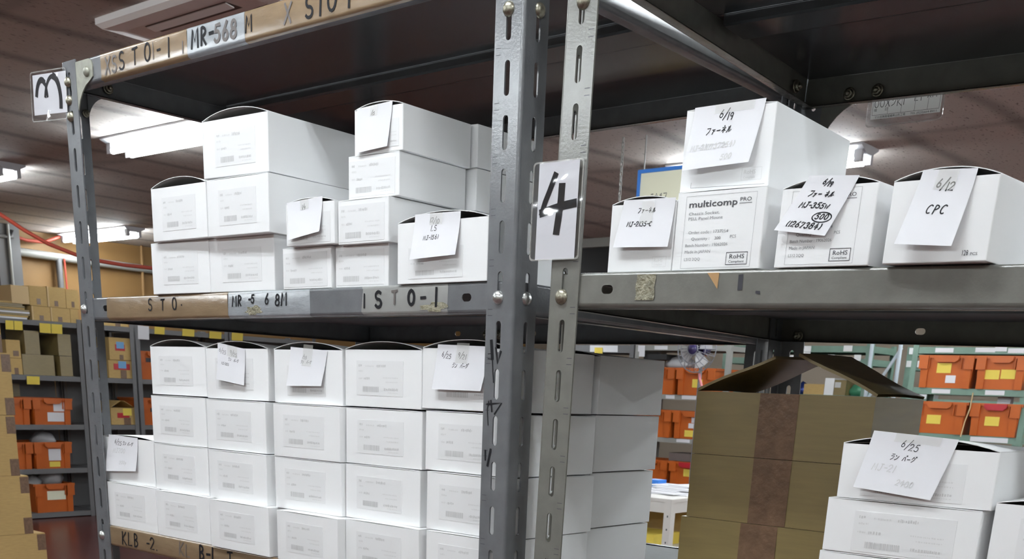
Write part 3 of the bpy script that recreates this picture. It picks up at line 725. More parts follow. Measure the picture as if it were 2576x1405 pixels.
G1, G2 = 'white cartons on the middle left shelf', 'white cartons stacked on the lower left shelf'
SM = (.2, .81, .2, .82); SF = (.03, .92, .12, .95)
FR = 'ー'
CARTONS = [
 # key, x, y, z, yaw, w, h, depth, bulge, sticker, label, notes
 ('M1a', -.6834, -.0031, -.1926, .035, .1327, .0675, .165, .0006, SM, 'lower white carton of the leftmost stack on the middle shelf', None),
 ('M1b', -.6660, -.0094, -.1243, .009, .1281, .0681, .165, .0105, SM, 'upper white carton of the leftmost stack on the middle shelf, lid bulging open', None),
 ('M2a', -.5505, .0025, -.1926, .030, .1353, .0673, .165, .0006, SM, 'bottom white carton of the tall stack of three on the middle shelf', None),
 ('M2b', -.5348, -.0093, -.1248, .014, .1284, .0685, .165, .0006, SM, 'middle white carton of the tall stack of three on the middle shelf', None),
 ('M2c', -.5385, -.0101, -.0544, .049, .1298, .0678, .165, .0100, SM, 'topmost white carton of the stack of three, lid arched, beside the lit ceiling lamp', None),
 ('M3a', -.3940, .0032, -.1926, .019, .0920, .0483, .12, .0006, SF, 'small white carton on the middle shelf under the one with a date note', None),
 ('M3b', -.3718, -.0081, -.1435, .047, .0866, .0481, .12, .0050, (.03, .92, .25, .95), 'small white carton with a taped paper note, upper of the short stack of two',
   [N(((.04, -.02), (.78, -.10), (.76, .72), (.12, .88)), [('1/9', .42, .24, .12)], bow=.006, tape=(.38, .62, .0, .26))]),
 ('M4a', -.2966, .0072, -.1926, .028, .0919, .0472, .12, .0006, SF, 'small white carton at the bottom of the stack of four on the middle shelf', None),
 ('M4b', -.2827, -.0003, -.1453, .016, .0867, .0482, .12, .0006, SF, 'small white carton second from bottom in the stack of four', None),
 ('M4c', -.2692, .0046, -.0959, .051, .0826, .0461, .12, .0006, SF, 'small white carton third from bottom in the stack of four', None),
 ('M4d', -.2605, .0065, -.0492, .037, .0785, .0475, .12, .0055, (.5, .92, .3, .9), 'topmost small white carton in the stack of four, blank note over its front',
   [N(((.07, -.02), (.80, -.07), (.73, .90), (.10, .97)), [('/15', .42, .20, .09)], bow=.004, tape=(.38, .6, 0, .24))]),
 ('M5', -.1798, -.0002, -.1926, .007, .1399, .0655, .16, .0090, (.13, .74, .42, .92), 'wide white carton with LS note next to the right post on the middle shelf',
   [N(((.21, -.11), (.71, -.10), (.70, .58), (.20, .62)), [('12/10', .34, .22, .13), ('LS', .38, .40, .12), ('MJ-1561', .24, .59, .10)], bow=.008, tape=(.34, .62, 0, .26), pen=.0006)]),
 ('L0a', -.8607, .0038, -.5424, .012, .1393, .0705, .16, .0006, LS, 'white carton at the bottom of the left end column, just above the brown tape', None),
 ('L0b', -.8724, .0100, -.4712, .018, .1400, .0709, .16, .0040, None, 'white carton with curled note on top of the left end column beside the left post',
   [N(((.14, -.04), (.72, -.02), (.70, .70), (.06, .78)), [('6/25', .22, .24, .14), ('ラン', .50, .25, .10), ('バーグ', .66, .26, .10)], [('MJ200', .2, .48, .13), ('200p', .45, .80, .1)], bow=.007, pen=.0008)]),
 ('L1a', -.7166, .0030, -.5424, -.001, .1392, .0688, .16, .0006, LS, 'bottom white carton of the second column from the left on the lower shelf', None),
 ('L1b', -.7291, .0126, -.4730, .000, .1387, .0692, .16, .0006, LS, 'second white carton up in the second column from the left on the lower shelf', None),
 ('L1c', -.7345, .0151, -.4027, .007, .1390, .0693, .16, .0006, LS, 'third white carton up in the second column from the left, lower shelf', None),
 ('L1d', -.7368, .0198, -.3312, .012, .1388, .0693, .16, .0095, LS, 'top white carton of the second column from the left, arched lid and no note', None),
 ('L2a', -.5688, -.0023, -.5424, -.007, .1389, .0683, .16, .0006, LS, 'bottom white carton of the third column from the left on the lower shelf', None),
 ('L2b', -.5866, .0119, -.4738, -.016, .1383, .0691, .16, .0006, LS, 'second white carton up in the third column from the left on the lower shelf', None),
 ('L2c', -.5937, .0167, -.4032, -.007, .1387, .0691, .16, .0006, LS, 'third white carton up in the third column from the left on the lower shelf', None),
 ('L2d', -.5937, .0194, -.3325, .022, .1385, .0690, .16, .0090, LS, 'top white carton of the third column, two dates on its tilted note',
   [N(((.22, -.10), (.66, .02), (.66, .72), (.22, .62)), [('6/25', .06, .25, .13), ('9/25', .46, .25, .13), ('ラン', .40, .42, .085), ('バーグ', .60, .42, .085), ('MJ-255', .16, .56, .07)], bow=.005, pen=.0005, tape=(.36, .72, 0, .3))]),
 ('L3a', -.4131, -.0021, -.5424, -.024, .1305, .0678, .16, .0006, LS, 'bottom white carton of the fourth column from the left on the lower shelf', None),
 ('L3b', -.4341, .0135, -.4738, -.003, .1388, .0688, .16, .0006, LS, 'second white carton up in the fourth column from the left on the lower shelf', None),
 ('L3c', -.4357, .0141, -.4038, -.009, .1385, .0693, .16, .0006, LS, 'third white carton up in the fourth column from the left on the lower shelf', None),
 ('L3d', -.4405, .0214, -.3332, .005, .1387, .0690, .16, .0090, (.2, .77, .3, .85), 'top white carton of the fourth column, note fixed with a strip of shiny tape',
   [N(((.27, -.04), (.80, .02), (.74, .66), (.24, .68)), [('/25', .36, .26, .1), ('ラン', .32, .40, .08), ('バーグ', .48, .40, .08)], bow=.006, pen=.0005, tape=(.36, .62, -.1, .46))]),
 ('L4a', -.2814, .0073, -.5424, -.006, .1370, .0684, .16, .0006, LS, 'bottom white carton of the fifth column from the left on the lower shelf', None),
 ('L4b', -.2933, .0188, -.4734, .001, .1373, .0688, .16, .0006, LS, 'second white carton up in the fifth column from the left on the lower shelf', None),
 ('L4c', -.2942, .0207, -.4033, .005, .1377, .0689, .16, .0006, LS, 'third white carton up in the fifth column from the left on the lower shelf', None),
 ('L4d', -.2973, .0226, -.3322, -.004, .1382, .0691, .16, .0090, LS, 'top white carton of the fifth column, open arched lid, no note', None),
 ('L5d', -.1580, .0218, -.3300, .000, .1385, .0693, .16, .0090, (.2, .9, .3, .85), 'top white carton of the rightmost column, partly behind the post, with dated note',
   [N(((.19, -.05), (.78, -.02), (.72, .68), (.16, .68)), [('6/25', .10, .28, .13), ('9/21', .42, .28, .13), ('ラン', .34, .50, .10), ('バーグ', .50, .50, .10)], bow=.006, pen=.0006, tape=(.38, .62, -.05, .4))]),
 ('L5c', -.1494, .0202, -.4017, .000, .1385, .0691, .16, .0006, LS, 'third white carton up in the rightmost column behind the post on the lower shelf', None),
 ('L5b', -.1411, .0154, -.4724, .000, .1365, .0692, .16, .0006, LS, 'second white carton up in the rightmost column behind the post on the lower shelf', None),
 ('L5a', -.1342, .0087, -.5424, .000, .1300, .0689, .16, .0006, LS, 'bottom white carton of the rightmost column behind the post on the lower shelf', None),
]
for i, (key, x, y, z, yaw, w, h, d, b, st, lab, notes) in enumerate(CARTONS):
    carton(x, y, z, yaw, w, d, h, lab, b, G1 if key[0] == 'M' else G2, st, i + 1, 0.0, notes)
# the row behind, seen past the right post
for z, x, b, lab in ((-.3300, -.155, .007, 'top plain white carton in the rear row, side shaded, behind the right posts'),
                     (-.4005, -.157, .0006, 'rear row white carton one below the top, seen right of the posts'),
                     (-.4715, -.160, .0006, 'rear row white carton two below the top, seen right of the posts'),
                     (-.5424, -.162, .0006, 'bottom white carton of the rear row, seen right of the posts')):
    carton(x, .1895, z, 0, .139, .146, .0692, lab, b, 'white cartons of the rear row', None)
for z, lab in ((-.0960, 'plain white carton behind the stack of four, one below the top of the rear pair'), (-.0480, 'plain white carton behind the top of the stack of four, upper of the rear pair')):
    carton(-.262, .1330, z, .0, .083, .12, .0470, lab, .0008, 'white cartons behind the stack of four', None)

# ---- right unit, middle shelf
TL_ = 0.0171
def printed(t, w, h, u0, u1, v0, v1, full=True):
    """sticker printed like the photo: frame, maker's name, order lines, compliance box"""
    x0, x1, z1, z0 = u0*w, u1*w, h*(1-v0), h*(1-v1); LW, LH = x1-x0, z1-z0
    f = lambda px, pz: (px, -0.0003, pz)
    mb = MB(); k = 0.00022
    def line(a, b, c, d, mi=1, kk=k):
        ribbon(mb, [[(x0+LW*a, z1-LH*b), (x0+LW*c, z1-LH*d)]], kk, f, mi)
    for q in ((0,0,1,0), (1,0,1,1), (1,1,0,1), (0,1,0,0)): line(*q)
    if full: text_flat(mb, 'multicomp', x0+LW*.04, z1-LH*.155, LH*.125, f, 0, bold=.012, width=LW*.70)
    text_flat(mb, 'PRO', x0+LW*.77, z1-LH*.115, LH*.075, f, 0, width=LW*.16); line(.77, .14, .94, .14, 0, .0004)
    rows = [('Chassis Socket,', .05, .26, .45), ('PSU, Panel Mount', .05, .33, .50), ('Order code : 1737254', .07, .52, .58),
            ('Quantity :', .12, .61, .27), ('300', .46, .61, .09), ('PCS', .68, .60, .09), ('Batch Number : 19062026', .04, .70, .62),
            ('Made in JAPAN', .04, .79, .38), ('LS12 2QQ', .04, .895, .24)]
    for s, a, b, wd in rows: text_flat(mb, s, x0+LW*a, z1-LH*b, LH*.058, f, 1, width=LW*wd)
    a, b, c, d = .66, .80, .955, .965
    for q in ((a,b,c,b), (c,b,c,d), (c,d,a,d), (a,d,a,b)): line(*q, 0, .0005)
    text_flat(mb, 'RoHS', x0+LW*.70, z1-LH*.885, LH*.085, f, 0, bold=.006, width=LW*.215)
    text_flat(mb, 'Compliant', x0+LW*.695, z1-LH*.94, LH*.045, f, 0, bold=.004, width=LW*.22)
    return mb.build('printed_label', [M['printk'], M['printg']], t)
G3 = 'white cartons on the right shelf'
b1 = carton(.1106, .0148, -.1880, -.021, .0772, .18, .0626, 'small white carton noted MJ-2135-C at the left end of the right shelf', .0060, G3, None, tilt=TL_,
   notes=[N(((.20, -.05), (.99, -.04), (.97, .66), (.13, .64)), [('ファーネル', .32, .28, .11), ('MJ-2135-C', .16, .56, .098)], bow=.006, tape=(.38, .62, .04, .5), pen=.0008)])
mb = MB(); f_ = lambda px, pz: (px, -0.0003, pz)
text_flat(mb, 'RoHS', .0565, .0085, .0045, f_, 0); text_flat(mb, 'Compliant', .0565, .0055, .0024, f_, 0)
for q in (((.055, .0045), (.071, .0045)), ((.071, .0045), (.071, .0135)), ((.071, .0135), (.055, .0135)), ((.055, .0135), (.055, .0045))): ribbon(mb, [list(q)], .0003, f_, 0)
mb.build('faint_print', [M['smudge2']], b1)
b2 = carton(.1885, .0132, -.1893, -.062, .0978, .19, .0688, 'white carton with fully visible printed order label and RoHS mark', .0006, G3, None, tilt=TL_)
printed(b2, .0978, .0688, .11, .90, .06, .97)
b3 = carton(.1838, .0240, -.1185, .056, .0919, .18, .0700, 'white carton stacked on top on the right shelf, large 6/19 note', .0016, G3, None, tilt=TL_,
   notes=[N(((.10, -.02), (.88, -.05), (.80, .70), (.06, .75)), [('6/19', .38, .23, .14), ('ファーネル', .24, .46, .115)], [('MJ-21(1737254)', .06, .70, .085), ('500', .55, .90, .09)], bow=.009, tape=(.30, .86, 0, .14), pen=.0009)])
mb = MB()
text_flat(mb, 'RoHS', .066, .0125, .0052, f_, 0); text_flat(mb, 'Compliant', .066, .0088, .0028, f_, 0)
for q in (((.064, .0075), (.084, .0075)), ((.084, .0075), (.084, .0178)), ((.084, .0178), (.064, .0178)), ((.064, .0178), (.064, .0075))): ribbon(mb, [list(q)], .0003, f_, 0)
for q in (((.012, .008), (.012, .0035)), ((.012, .0035), (.088, .0035))): ribbon(mb, [list(q)], .0003, f_, 1)
mb.build('faint_print', [M['smudge2'], M['printg']], b3)
b4 = carton(.3019, .0060, -.1912, -.045, .0908, .19, .0649, 'white carton with a slanting note for 500 pieces half over its printed label', .0070, G3, None, tilt=TL_,
   notes=[N(((.28, -.13), (.80, -.085), (.55, .63), (.0, .53)), [('6/19', .36, .16, .10), ('ファー', .22, .36, .10), ('ネル', .54, .36, .10), ('MJ-355W', .18, .56, .095), ('500', .62, .74, .095), ('(1267384)', .16, .91, .100)], bow=.006, pen=.0010, circle=(.74, .705, .18, .085))])
printed(b4, .0908, .0649, .12, .84, .05, .965, False)
b5 = carton(.4076, -.0045, -.1929, -.055, .0873, .19, .0627, 'white carton with CPC note and 128 PCS stamp at the right', .0075, G3, None, tilt=TL_,
   notes=[N(((.28, -.10), (.79, -.07), (.70, .83), (.15, .78)), [('6/12', .34, .25, .13), ('CPC', .32, .58, .115, .2)], bow=.010, pen=.0010, tape=(.30, .68, 0, .26))])
mb = MB(); text_flat(mb, '128', .0665, .0045, .0055, f_, 0, bold=.01, width=.0055); text_flat(mb, 'PCS', .0735, .0045, .0030, f_, 0, width=.006); mb.build('printed_count', M['printk'], b5)

# ---- right unit, lower shelf
G4 = 'white cartons at the lower right corner'
w1 = carton(.3835, .0205, -.3880, .0, .1387, .16, .0488, 'white carton with big 6/25 note, topmost of the lower right stack, lid gaping', .0085, G4, (.16, .82, .25, .93), 31,
   notes=[N(((.20, -.24), (.745, -.16), (.64, .90), (.13, .78)), [('6/25', .38, .24, .14), ('ラン', .31, .45, .095), ('バーグ', .46, .45, .095)], [('MJ-21', .14, .66, .12), ('2400', .5, .86, .1)], bow=.007, pen=.0006, tape=(.28, .82, .0, .14))])
carton(.3765, .0190, -.4372, .0, .1400, .16, .0484, 'white carton directly under the one with the big 6/25 note', .0006, G4, (.2, .86, .2, .95), 32)
carton(.3745, .0190, -.4864, .0, .1400, .16, .0484, 'white carton third down in the lower right corner stack, cut by the bottom edge', .0006, G4, LS, 33)
carton(.3745, .0190, -.5625, .0, .1400, .16, .0750, 'white carton at the foot of the lower right corner stack, below the frame', .0006, G4, LS, 33)
carton(.5260, .0185, -.4360, .0, .139, .16, .0560, 'white carton cut off at the right edge, beside the lower right stack', .0060, G4, LS, 34)
carton(.5280, .0185, -.5650, .0, .139, .16, .1280, 'tall white carton under the one cut off at the right edge', .0006, G4, LS, 34)

def brown_box(x, y, z, w, d, h, label, open_top=False, tape=(.38, .60), group='brown boxes on the right shelf'):
    t = thing('cardboard_box', label, 'box', (x, y, UZ(z)), (0, 0, 0), group)
    k = 0.003; mb = MB()
    ht = h if open_top else h-k
    mb.box(0, w, 0, k, k, ht); mb.box(0, w, d-k, d, k, ht); mb.box(0, k, k, d-k, k, ht); mb.box(w-k, w, k, d-k, k, ht); mb.box(0, w, 0, d, 0, k)
    if not open_top: mb.box(0, w, 0, d, h-k, h)
    mb.build('body', M['cardd'], t)
    mb = MB(); n = 8
    x0, x1 = tape[0]*w, tape[1]*w
    mb.grid([[(x0 + (x1-x0)*i/n, -0.0005, h*j/n*0.999) for i in range(n+1)] for j in range(n+1)], 0, True)
    mb.build('packing_tape', M['cardtape'], t)
    return t
k1 = brown_box(.1662, .1200, -.3640, .2012, .127, .0655, 'open brown box with raised flaps, topmost of the brown stack', True)
L_ = .0955; c_, s_ = math.cos(math.radians(21)), math.sin(math.radians(21))
for side in (0, 1):
    mb = MB(); X0 = 0.0 if side == 0 else .2012; sg = 1 if side == 0 else -1
    rnd = random.Random(side)
    ang = math.radians(21.5 if side == 0 else 23.5); c_, s_ = math.cos(ang), math.sin(ang)
    for o in (0, 0.0028):
        mb.grid([[(X0 + sg*(L_*a/6*c_ + (-o*s_)), .001 + .125*b/6, .0655 + L_*a/6*s_ + o*c_ + 0.0012*math.sin(a*.9+b*.5)) for b in range(7)] for a in range(7)], 0, True)
    for b in (0, 6):
        mb.grid([[(X0 + sg*(L_*a/6*c_ - o*s_), .001 + .125*b/6, .0655 + L_*a/6*s_ + o*c_ + 0.0012*math.sin(a*.9+b*.5)) for a in range(7)] for o in (0, .0028)], 0, False)
    mb.grid([[(X0 + sg*(L_*c_ - o*s_), .001 + .125*b/6, .0655 + L_*s_ + o*c_ + 0.0012*math.sin(5.4+b*.5)) for b in range(7)] for o in (0, .0028)], 0, False)
    fl = mb.build('flap', M['cardd'], k1)
    if side == 1:
        mb = MB()
        mb.grid([[(X0 - (L_*a*c_ - .0034*s_), .085 + .041*b/4, .0655 + L_*a*s_ + .0034*c_ + 0.0014*math.sin(a*5.4+b*.4)) for b in range(5)] for a in (.7, .8, .9, 1.0)], 0, True)
        mb.build('packing_tape', M['cardtape'], fl)
brown_box(.1662, .1200, -.4329, .2100, .127, .0684, 'brown cardboard box second from the top of the brown stack', tape=(.365, .575))
brown_box(.1600, .1195, -.5017, .2100, .127, .0684, 'brown cardboard box third down, its foot cut by the bottom of the photo', tape=(.36, .57))
brown_box(.1600, .1195, -.5625, .2100, .127, .0604, 'lowest brown cardboard box on the right unit, below the frame')

# ---- number signs
def film(parent, w, h, r, m=None):
    mb = MB(); pts = []
    for cx, cy, a0 in ((w/2-r, h/2-r, 0), (-w/2+r, h/2-r, 90), (-w/2+r, -h/2+r, 180), (w/2-r, -h/2+r, 270)):
        for i in range(5):
            a = math.radians(a0 + 22.5*i); pts.append((cx + r*math.cos(a), cy + r*math.sin(a)))
    mb.prism(pts, lambda u, v, k: (u, -0.0016*k, v))
    sl = mb.build('plastic_sleeve', m or M['sleeve'], parent)
    mb = MB(); inn = [(x*(1-0.0016/(w/2)), y*(1-0.0016/(h/2))) for x, y in pts]
    for q in range(len(pts)):
        a, b = q, (q+1) % len(pts)
        mb.face([(pts[b][0], -0.0018, pts[b][1]), (pts[a][0], -0.0018, pts[a][1]), (inn[a][0], -0.0018, inn[a][1]), (inn[b][0], -0.0018, inn[b][1])])
    mb.build('sealed_edge', M['clear'], sl)
    return sl
s4 = thing('number_sign', 'laminated white sign with brushed black 4 on the post between the units', 'sign', (.0545, -.0012, UZ(-.1295)), (0, .010, 0))
film(s4, .0650, .0930, .004)
mb = MB(); mb.box(-.0253, .0262, -0.0008, -0.0006, -.0455, .0455); cardp = mb.build('paper_card', M['paper'], s4)
mb = MB(); fs = lambda px, pz: (px, -0.0010, pz)
for pl, w in (([(-.0035, .0335), (-.0100, .0195), (-.0155, .0085), (-.0190, -.0015)], .0066), ([(-.0195, -.0010), (-.0050, .0020), (.0085, .0045), (.0228, .0060)], .0080), ([(.0055, .0225), (.0050, .0080), (.0030, -.0080), (.0015, -.0195)], .0085)):
    ribbon(mb, [pl], w, fs)
mb.build('numeral', M['ink'], cardp)
s3 = thing('number_sign', 'laminated white sign with a black brushed 3 turned sideways at the left post top', 'sign', (-.9345, -.0014, UZ(.0925)), (0, .06, 0))
film(s3, .106, .068, .005)
mb = MB(); mb.box(-.047, .051, -0.0008, -0.0006, -.0245, .0295); cardp = mb.build('paper_card', M['paper'], s3)
mb = MB()
for pl, w in ((arc(-.021, -.004, .0165, .026, 165, 60, 8), .0085), (arc(-.021, -.004, .0165, .026, 62, 8, 6), .0055), (arc(.012, -.009, .024, .034, 165, 80, 8), .0060), (arc(.012, -.009, .022, .034, 82, -12, 9), .0095)):
    ribbon(mb, [pl], w, fs)
mb.build('numeral', M['ink'], cardp)
# inspection card hanging behind the upper back beam
ic = thing('hanging_card', 'laminated printed form card hanging below the upper back beam on the right', 'card', (.1225, .6760, UZ(.1005)), (0, .012, 0))
film(ic, .1080, .0700, .005)
mb = MB(); mb.box(-.0480, .0500, -0.0008, -0.0006, -.0255, .0320); cardp = mb.build('printed_form', M['formpaper'], ic)
mb = MB()
for q in (((-.046, -.0205), (.048, -.0205)), ((-.046, .028), (-.046, -.0205)), ((-.024, .028), (-.024, -.0205)), ((-.005, .028), (-.005, -.0205)), ((.014, .028), (.014, -.0205)), ((.032, .028), (.032, -.0205)), ((.048, .028), (.048, -.0205)), ((-.046, .028), (.048, .028))): ribbon(mb, [list(q)], .0004, fs)
text_flat(mb, '検', -.044, -.0160, .0044, fs); text_flat(mb, '印', -.0285, -.0160, .0044, fs)
text_flat(mb, 'マル信無線電機㈱山形工場', -.042, -.0245, .0036, fs, width=.044); text_flat(mb, 'TEL.(023)664-8411', .009, -.0245, .0036, fs, width=.036)
ribbon(mb, write('00XンK1', -.044, -.0115, .0100, adv=.8), .0008, fs); ribbon(mb, write('L1', .012, -.0085, .009), .0008, fs); ribbon(mb, write('XM', .030, -.0060, .008), .0008, fs)
mb.build('form_print', M['ink'], cardp)

# --SECTION-- background
def far_rack(name, label, x, y, w, d, levels, h, m, face, postw=0.045, lip=0.045, group=None, back=False):
    """plain rack; face '+x': front at x, runs +y, body towards -x; face '-y': front at y, runs +x, body towards +y"""
    if face == '+x': t = thing(name, label, 'shelf', (x, y, 0), (0, 0, math.pi/2), group)
    else: t = thing(name, label, 'shelf', (x, y, 0), (0, 0, 0), group)
    for px, sx in ((0, 1), (w, -1)):
        for py, sy in ((0, 1), (d, -1)):
            mb = MB(); k = 0.003
            poly = [(px, py), (px+sx*postw, py), (px+sx*postw, py+sy*k), (px+sx*k, py+sy*k), (px+sx*k, py+sy*postw), (px, py+sy*postw)]
            mb.prism(poly, lambda u, v, kk: (u, v, h*kk)); mb.build('post', m, t)
    for z in levels:
        mb = MB()
        mb.box(0.004, w-0.004, 0.006, d-0.006, UZ(z)-0.006, UZ(z)); 
        for yy in (0.004, d-0.006): mb.box(0.004, w-0.004, yy, yy+0.002, UZ(z)-lip, UZ(z)-0.006)
        for xx in (0.004, w-0.006): mb.box(xx, xx+0.002, 0.006, d-0.006, UZ(z)-lip, UZ(z)-0.006)
        mb.build('shelf_board', m, t)
    if back:
        mb = MB(); mb.box(0.05, w-0.05, d+0.001, d+0.003, 0.03, UZ(levels[0])-lip); mb.build('back_panel', m, t)
    return t
def slip(parent, name, o, du, dv, m, n=(0, 0, 0)):
    """small stuck-on paper"""
    o, du, dv = Vector(o), Vector(du), Vector(dv); mb = MB(); nn = du.cross(dv).normalized()*0.0012
    mb.obox(o, du, dv, nn); return mb.build(name, m, parent)

def bin_mesh(w, d, h):
    """tapered stacking crate, front at y = 0: walls, rim, corner columns, front handle"""
    mb = MB(); e = 0.022; t = 0.004
    top = [(0, 0), (w, 0), (w, d), (0, d)]; bot = [(e, e*.6), (w-e, e*.6), (w-e, d-e), (e, d-e)]
    mb.grid([[(*p, 0) for p in bot], [(*p, h-0.001) for p in top]], 0, False, True)
    ins = lambda q, k: [(x + (k if x < w/2 else -k), y + (k if y < d/2 else -k)) for x, y in q]
    mb.grid([[(*p, h-0.001) for p in top], [(*p, h-0.001) for p in ins(top, t)], [(*p, 0.006) for p in ins(bot, t)]], 0, False, True)
    mb.face([(*p, 0) for p in bot][::-1]); mb.face([(*p, 0.006) for p in ins(bot, t)])
    r = 0.010                                                    # rim
    mb.grid([[(*p, h-0.022) for p in top], [(*p, h-0.022) for p in ins(top, -r)], [(*p, h) for p in ins(top, -r)], [(*p, h) for p in ins(top, t)], [(*p, h-0.004) for p in ins(top, t)]], 0, False, True)
    for xs in ((0.0, 0.075), (w-0.075, w)):                      # raised corner columns on the front, stepping back below
        a, b = xs; lo = e*.85
        mb.obox((a + (lo if a == 0 else 0), e*.6 - 0.012, 0.0), (b-a-lo, 0, 0), (0, 0.012, 0), (0, -e*.6, h-0.02))
        mb.obox((a + (0.002 if a == 0 else 0), -0.018, h*0.58), (b-a-0.002, 0, 0), (0, 0.02, 0), (0, -0.002, h*0.40))
    for xs in (w*.18, w*.76): mb.obox((xs, -0.012, h*.60), (0.006, 0, 0), (0, 0.014, 0), (0, -0.002, h*.36))
    return mb
def handle_mesh(w, h):
    mb = MB(); z = h - 0.004
    mb.prism([(w*.27, z), (w*.73, z), (w*.72, z-0.030), (w*.66, z-0.048), (w*.34, z-0.048), (w*.28, z-0.030)], lambda u, v, k: (u, -0.026 + 0.022*k, v)); return mb
_bins = {}
def orange_bin(x, y, z, w, d, h, label, face, slips=(), handle='orange', group='orange plastic bins'):
    rz = math.pi/2 if face == '+x' else 0
    t = thing('plastic_bin', label, 'bin', (x, y, UZ(z)), (0, 0, rz), group)
    k = (w, d, h)
    if k not in _bins:
        a = bin_mesh(w, d, h).build('shell', M['orange'], t); _bins[k] = a
    else:
        a = _bins[k].copy(); COL.objects.link(a); a.parent = t
    handle_mesh(w, h).build('handle', M[handle], t)
    for (u, v, du, dv, m) in slips:
        slip(t, 'paper_tag', (u, 0.0132*(1-v/h) - 0.002, v), (du, 0, 0), (0, -0.0132*dv/h, dv), M[m])
    return t
def bag(x, y, z, w, d, h, label, seed=1, m='bag', n=4):
    """crumpled plastic bag"""
    rnd = random.Random(seed); mb = MB(); rows = []
    for i in range(8):
        a = math.pi*i/7/1.0; rr = math.sin(min(a + 0.25, math.pi))
        rows.append([(w/2*rr*math.cos(b)*rnd.uniform(.75, 1.1), d/2*rr*math.sin(b)*rnd.uniform(.75, 1.1), h/2 - h/2*math.cos(a) + rnd.uniform(-.08, .08)*h) for b in [2*math.pi*j/14 for j in range(14)]])
    mb.grid(rows, 0, True, True)
    o = mb.build('plastic_bag', M[m], None, (x, y, UZ(z))); return tag(o, label, 'bag')
def carton_far(x, y, z, w, d, h, label, face='+x', m='card', tapes=(), group=None, name='cardboard_box', lidbulge=0.0):
    rz = math.pi/2 if face == '+x' else 0
    t = thing(name, label, 'box', (x, y, UZ(z)), (0, 0, rz), group)
    mb = MB(); k = 0.004
    mb.box(0, w, 0, d, 0.0, h-0.004); mb.build('body', M[m], t)
    mb = MB(); mb.box(0.001, w/2-0.001, 0.001, d-0.001, h-0.004, h); mb.build('flap', M[m], t)
    mb = MB(); mb.box(w/2+0.001, w-0.001, 0.001, d-0.001, h-0.004, h); mb.build('flap', M[m], t)
    for kk, (u, v, du, dv, mm) in enumerate(tapes):
        slip(t, {'cardtape': 'packing_tape', 'blue': 'blue_label', 'red': 'red_tape', 'yellow': 'yellow_tag', 'dark': 'hand_hole', 'orange': 'orange_tape', 'cardlite': 'box_edge', 'smudge': 'grey_label'}.get(mm, 'label_patch'), (u*w, -0.0014*kk, v*h), (du*w, 0, 0), (0, 0, dv*h), M[mm])
    return t

# ---- rack row along the tan wall (front at x = -9.60)
LV = [0.155, -0.335, -0.785, -1.197, -1.616]; XF = -9.60
GR = 'grey racks along the tan wall'
q1 = far_rack('storage_rack', 'grey rack by the tan wall with orange bins, just left of the left post', XF, 3.93, 0.985, 0.50, LV, 1.86, M['rack'], '+x', group=GR, back=True)
q2 = far_rack('storage_rack', 'narrow grey rack by the tan wall seen just right of the left post', XF, 4.935, 0.545, 0.50, LV, 1.86, M['rack'], '+x', group=GR, back=True)
q3 = far_rack('storage_rack', 'grey rack by the tan wall with yellow tags, above the second column of white cartons', XF, 5.50, 1.12, 0.50, LV, 1.86, M['rack'], '+x', group=GR, back=True)
q4 = far_rack('storage_rack', 'farthest grey rack by the tan wall, between arched lids and the shelf edge', XF, 6.64, 1.2, 0.50, LV, 1.86, M['rack'], '+x', group=GR, back=True)
def rtag(q, y0, yq, z0, z1, m, name='paper_tag'):
    slip(q, name, (y0, -0.002, UZ(z0)), (yq - y0, 0, 0), (0, -0.01, z1 - z0), M[m])
for a, b in ((4.165, 4.240), (4.246, 4.325)): rtag(q1, a-3.93, b-3.93, .057, .135, 'yellow')
for a, b in ((4.490, 4.600), (4.606, 4.715)): rtag(q1, a-3.93, b-3.93, .048, .132, 'yellow')
rtag(q1, 4.319-3.93, 4.444-3.93, -.418, -.345, 'yellow')
rtag(q3, 5.523-5.5, 5.650-5.5, .050, .178, 'paper'); rtag(q3, 5.716-5.5, 5.832-5.5, .110, .180, 'yellow'); rtag(q3, 6.044-5.5, 6.190-5.5, .110, .181, 'yellow'); rtag(q3, 6.377-5.5, 6.529-5.5, .106, .175, 'yellow'); rtag(q4, 6.662-6.64, 6.809-6.64, .102, .180, 'yellow')
BX = XF - 0.03
orange_bin(BX, 3.950, LV[2], .400, .40, .245, 'orange bin at the left end of the third rack shelf, half behind the brown stack', '+x')
orange_bin(BX, 4.365, LV[2], .400, .40, .245, 'orange bin with a pink and a white paper tag, third rack shelf', '+x', ((.215, .125, .125, .085, 'paper'), (.15, .03, .17, .085, 'paper')))
orange_bin(BX, 3.930, LV[3], .400, .40, .250, 'orange bin at the left end of the fourth rack shelf, half behind the brown stack', '+x')
orange_bin(BX, 4.340, LV[3], .385, .40, .250, 'orange bin with white and yellow tags under a grey plastic bag', '+x', ((.15, .075, .125, .11, 'paper'), (.155, .015, .11, .05, 'yellow')))
orange_bin(BX, 4.310, LV[4], .410, .40, .275, 'orange bin with torn cream label on the lowest rack shelf', '+x', ((.13, .12, .19, .085, 'cream'),))
bag(BX-.20, 4.55, LV[3]+.20, .30, .26, .15, 'grey plastic bag in the orange bin on the fourth rack shelf', 3)
bag(BX-.20, 4.10, LV[3]+.20, .30, .26, .14, 'grey plastic bag in the half hidden orange bin on the fourth shelf', 4)
bag(BX-.18, 4.58, LV[4]+.23, .24, .24, .21, 'large crumpled plastic bag standing out of the lowest orange bin', 5)
bag(BX-.20, 4.40, LV[4]+.23, .16, .2, .12, 'small plastic bag in the lowest orange bin, at its left', 6)
orange_bin(BX, 5.52, LV[1], .400, .40, .275, 'orange bin beside blue labelled boxes on the second rack shelf', '+x', ((.10, .17, .14, .04, 'dkchip'),))
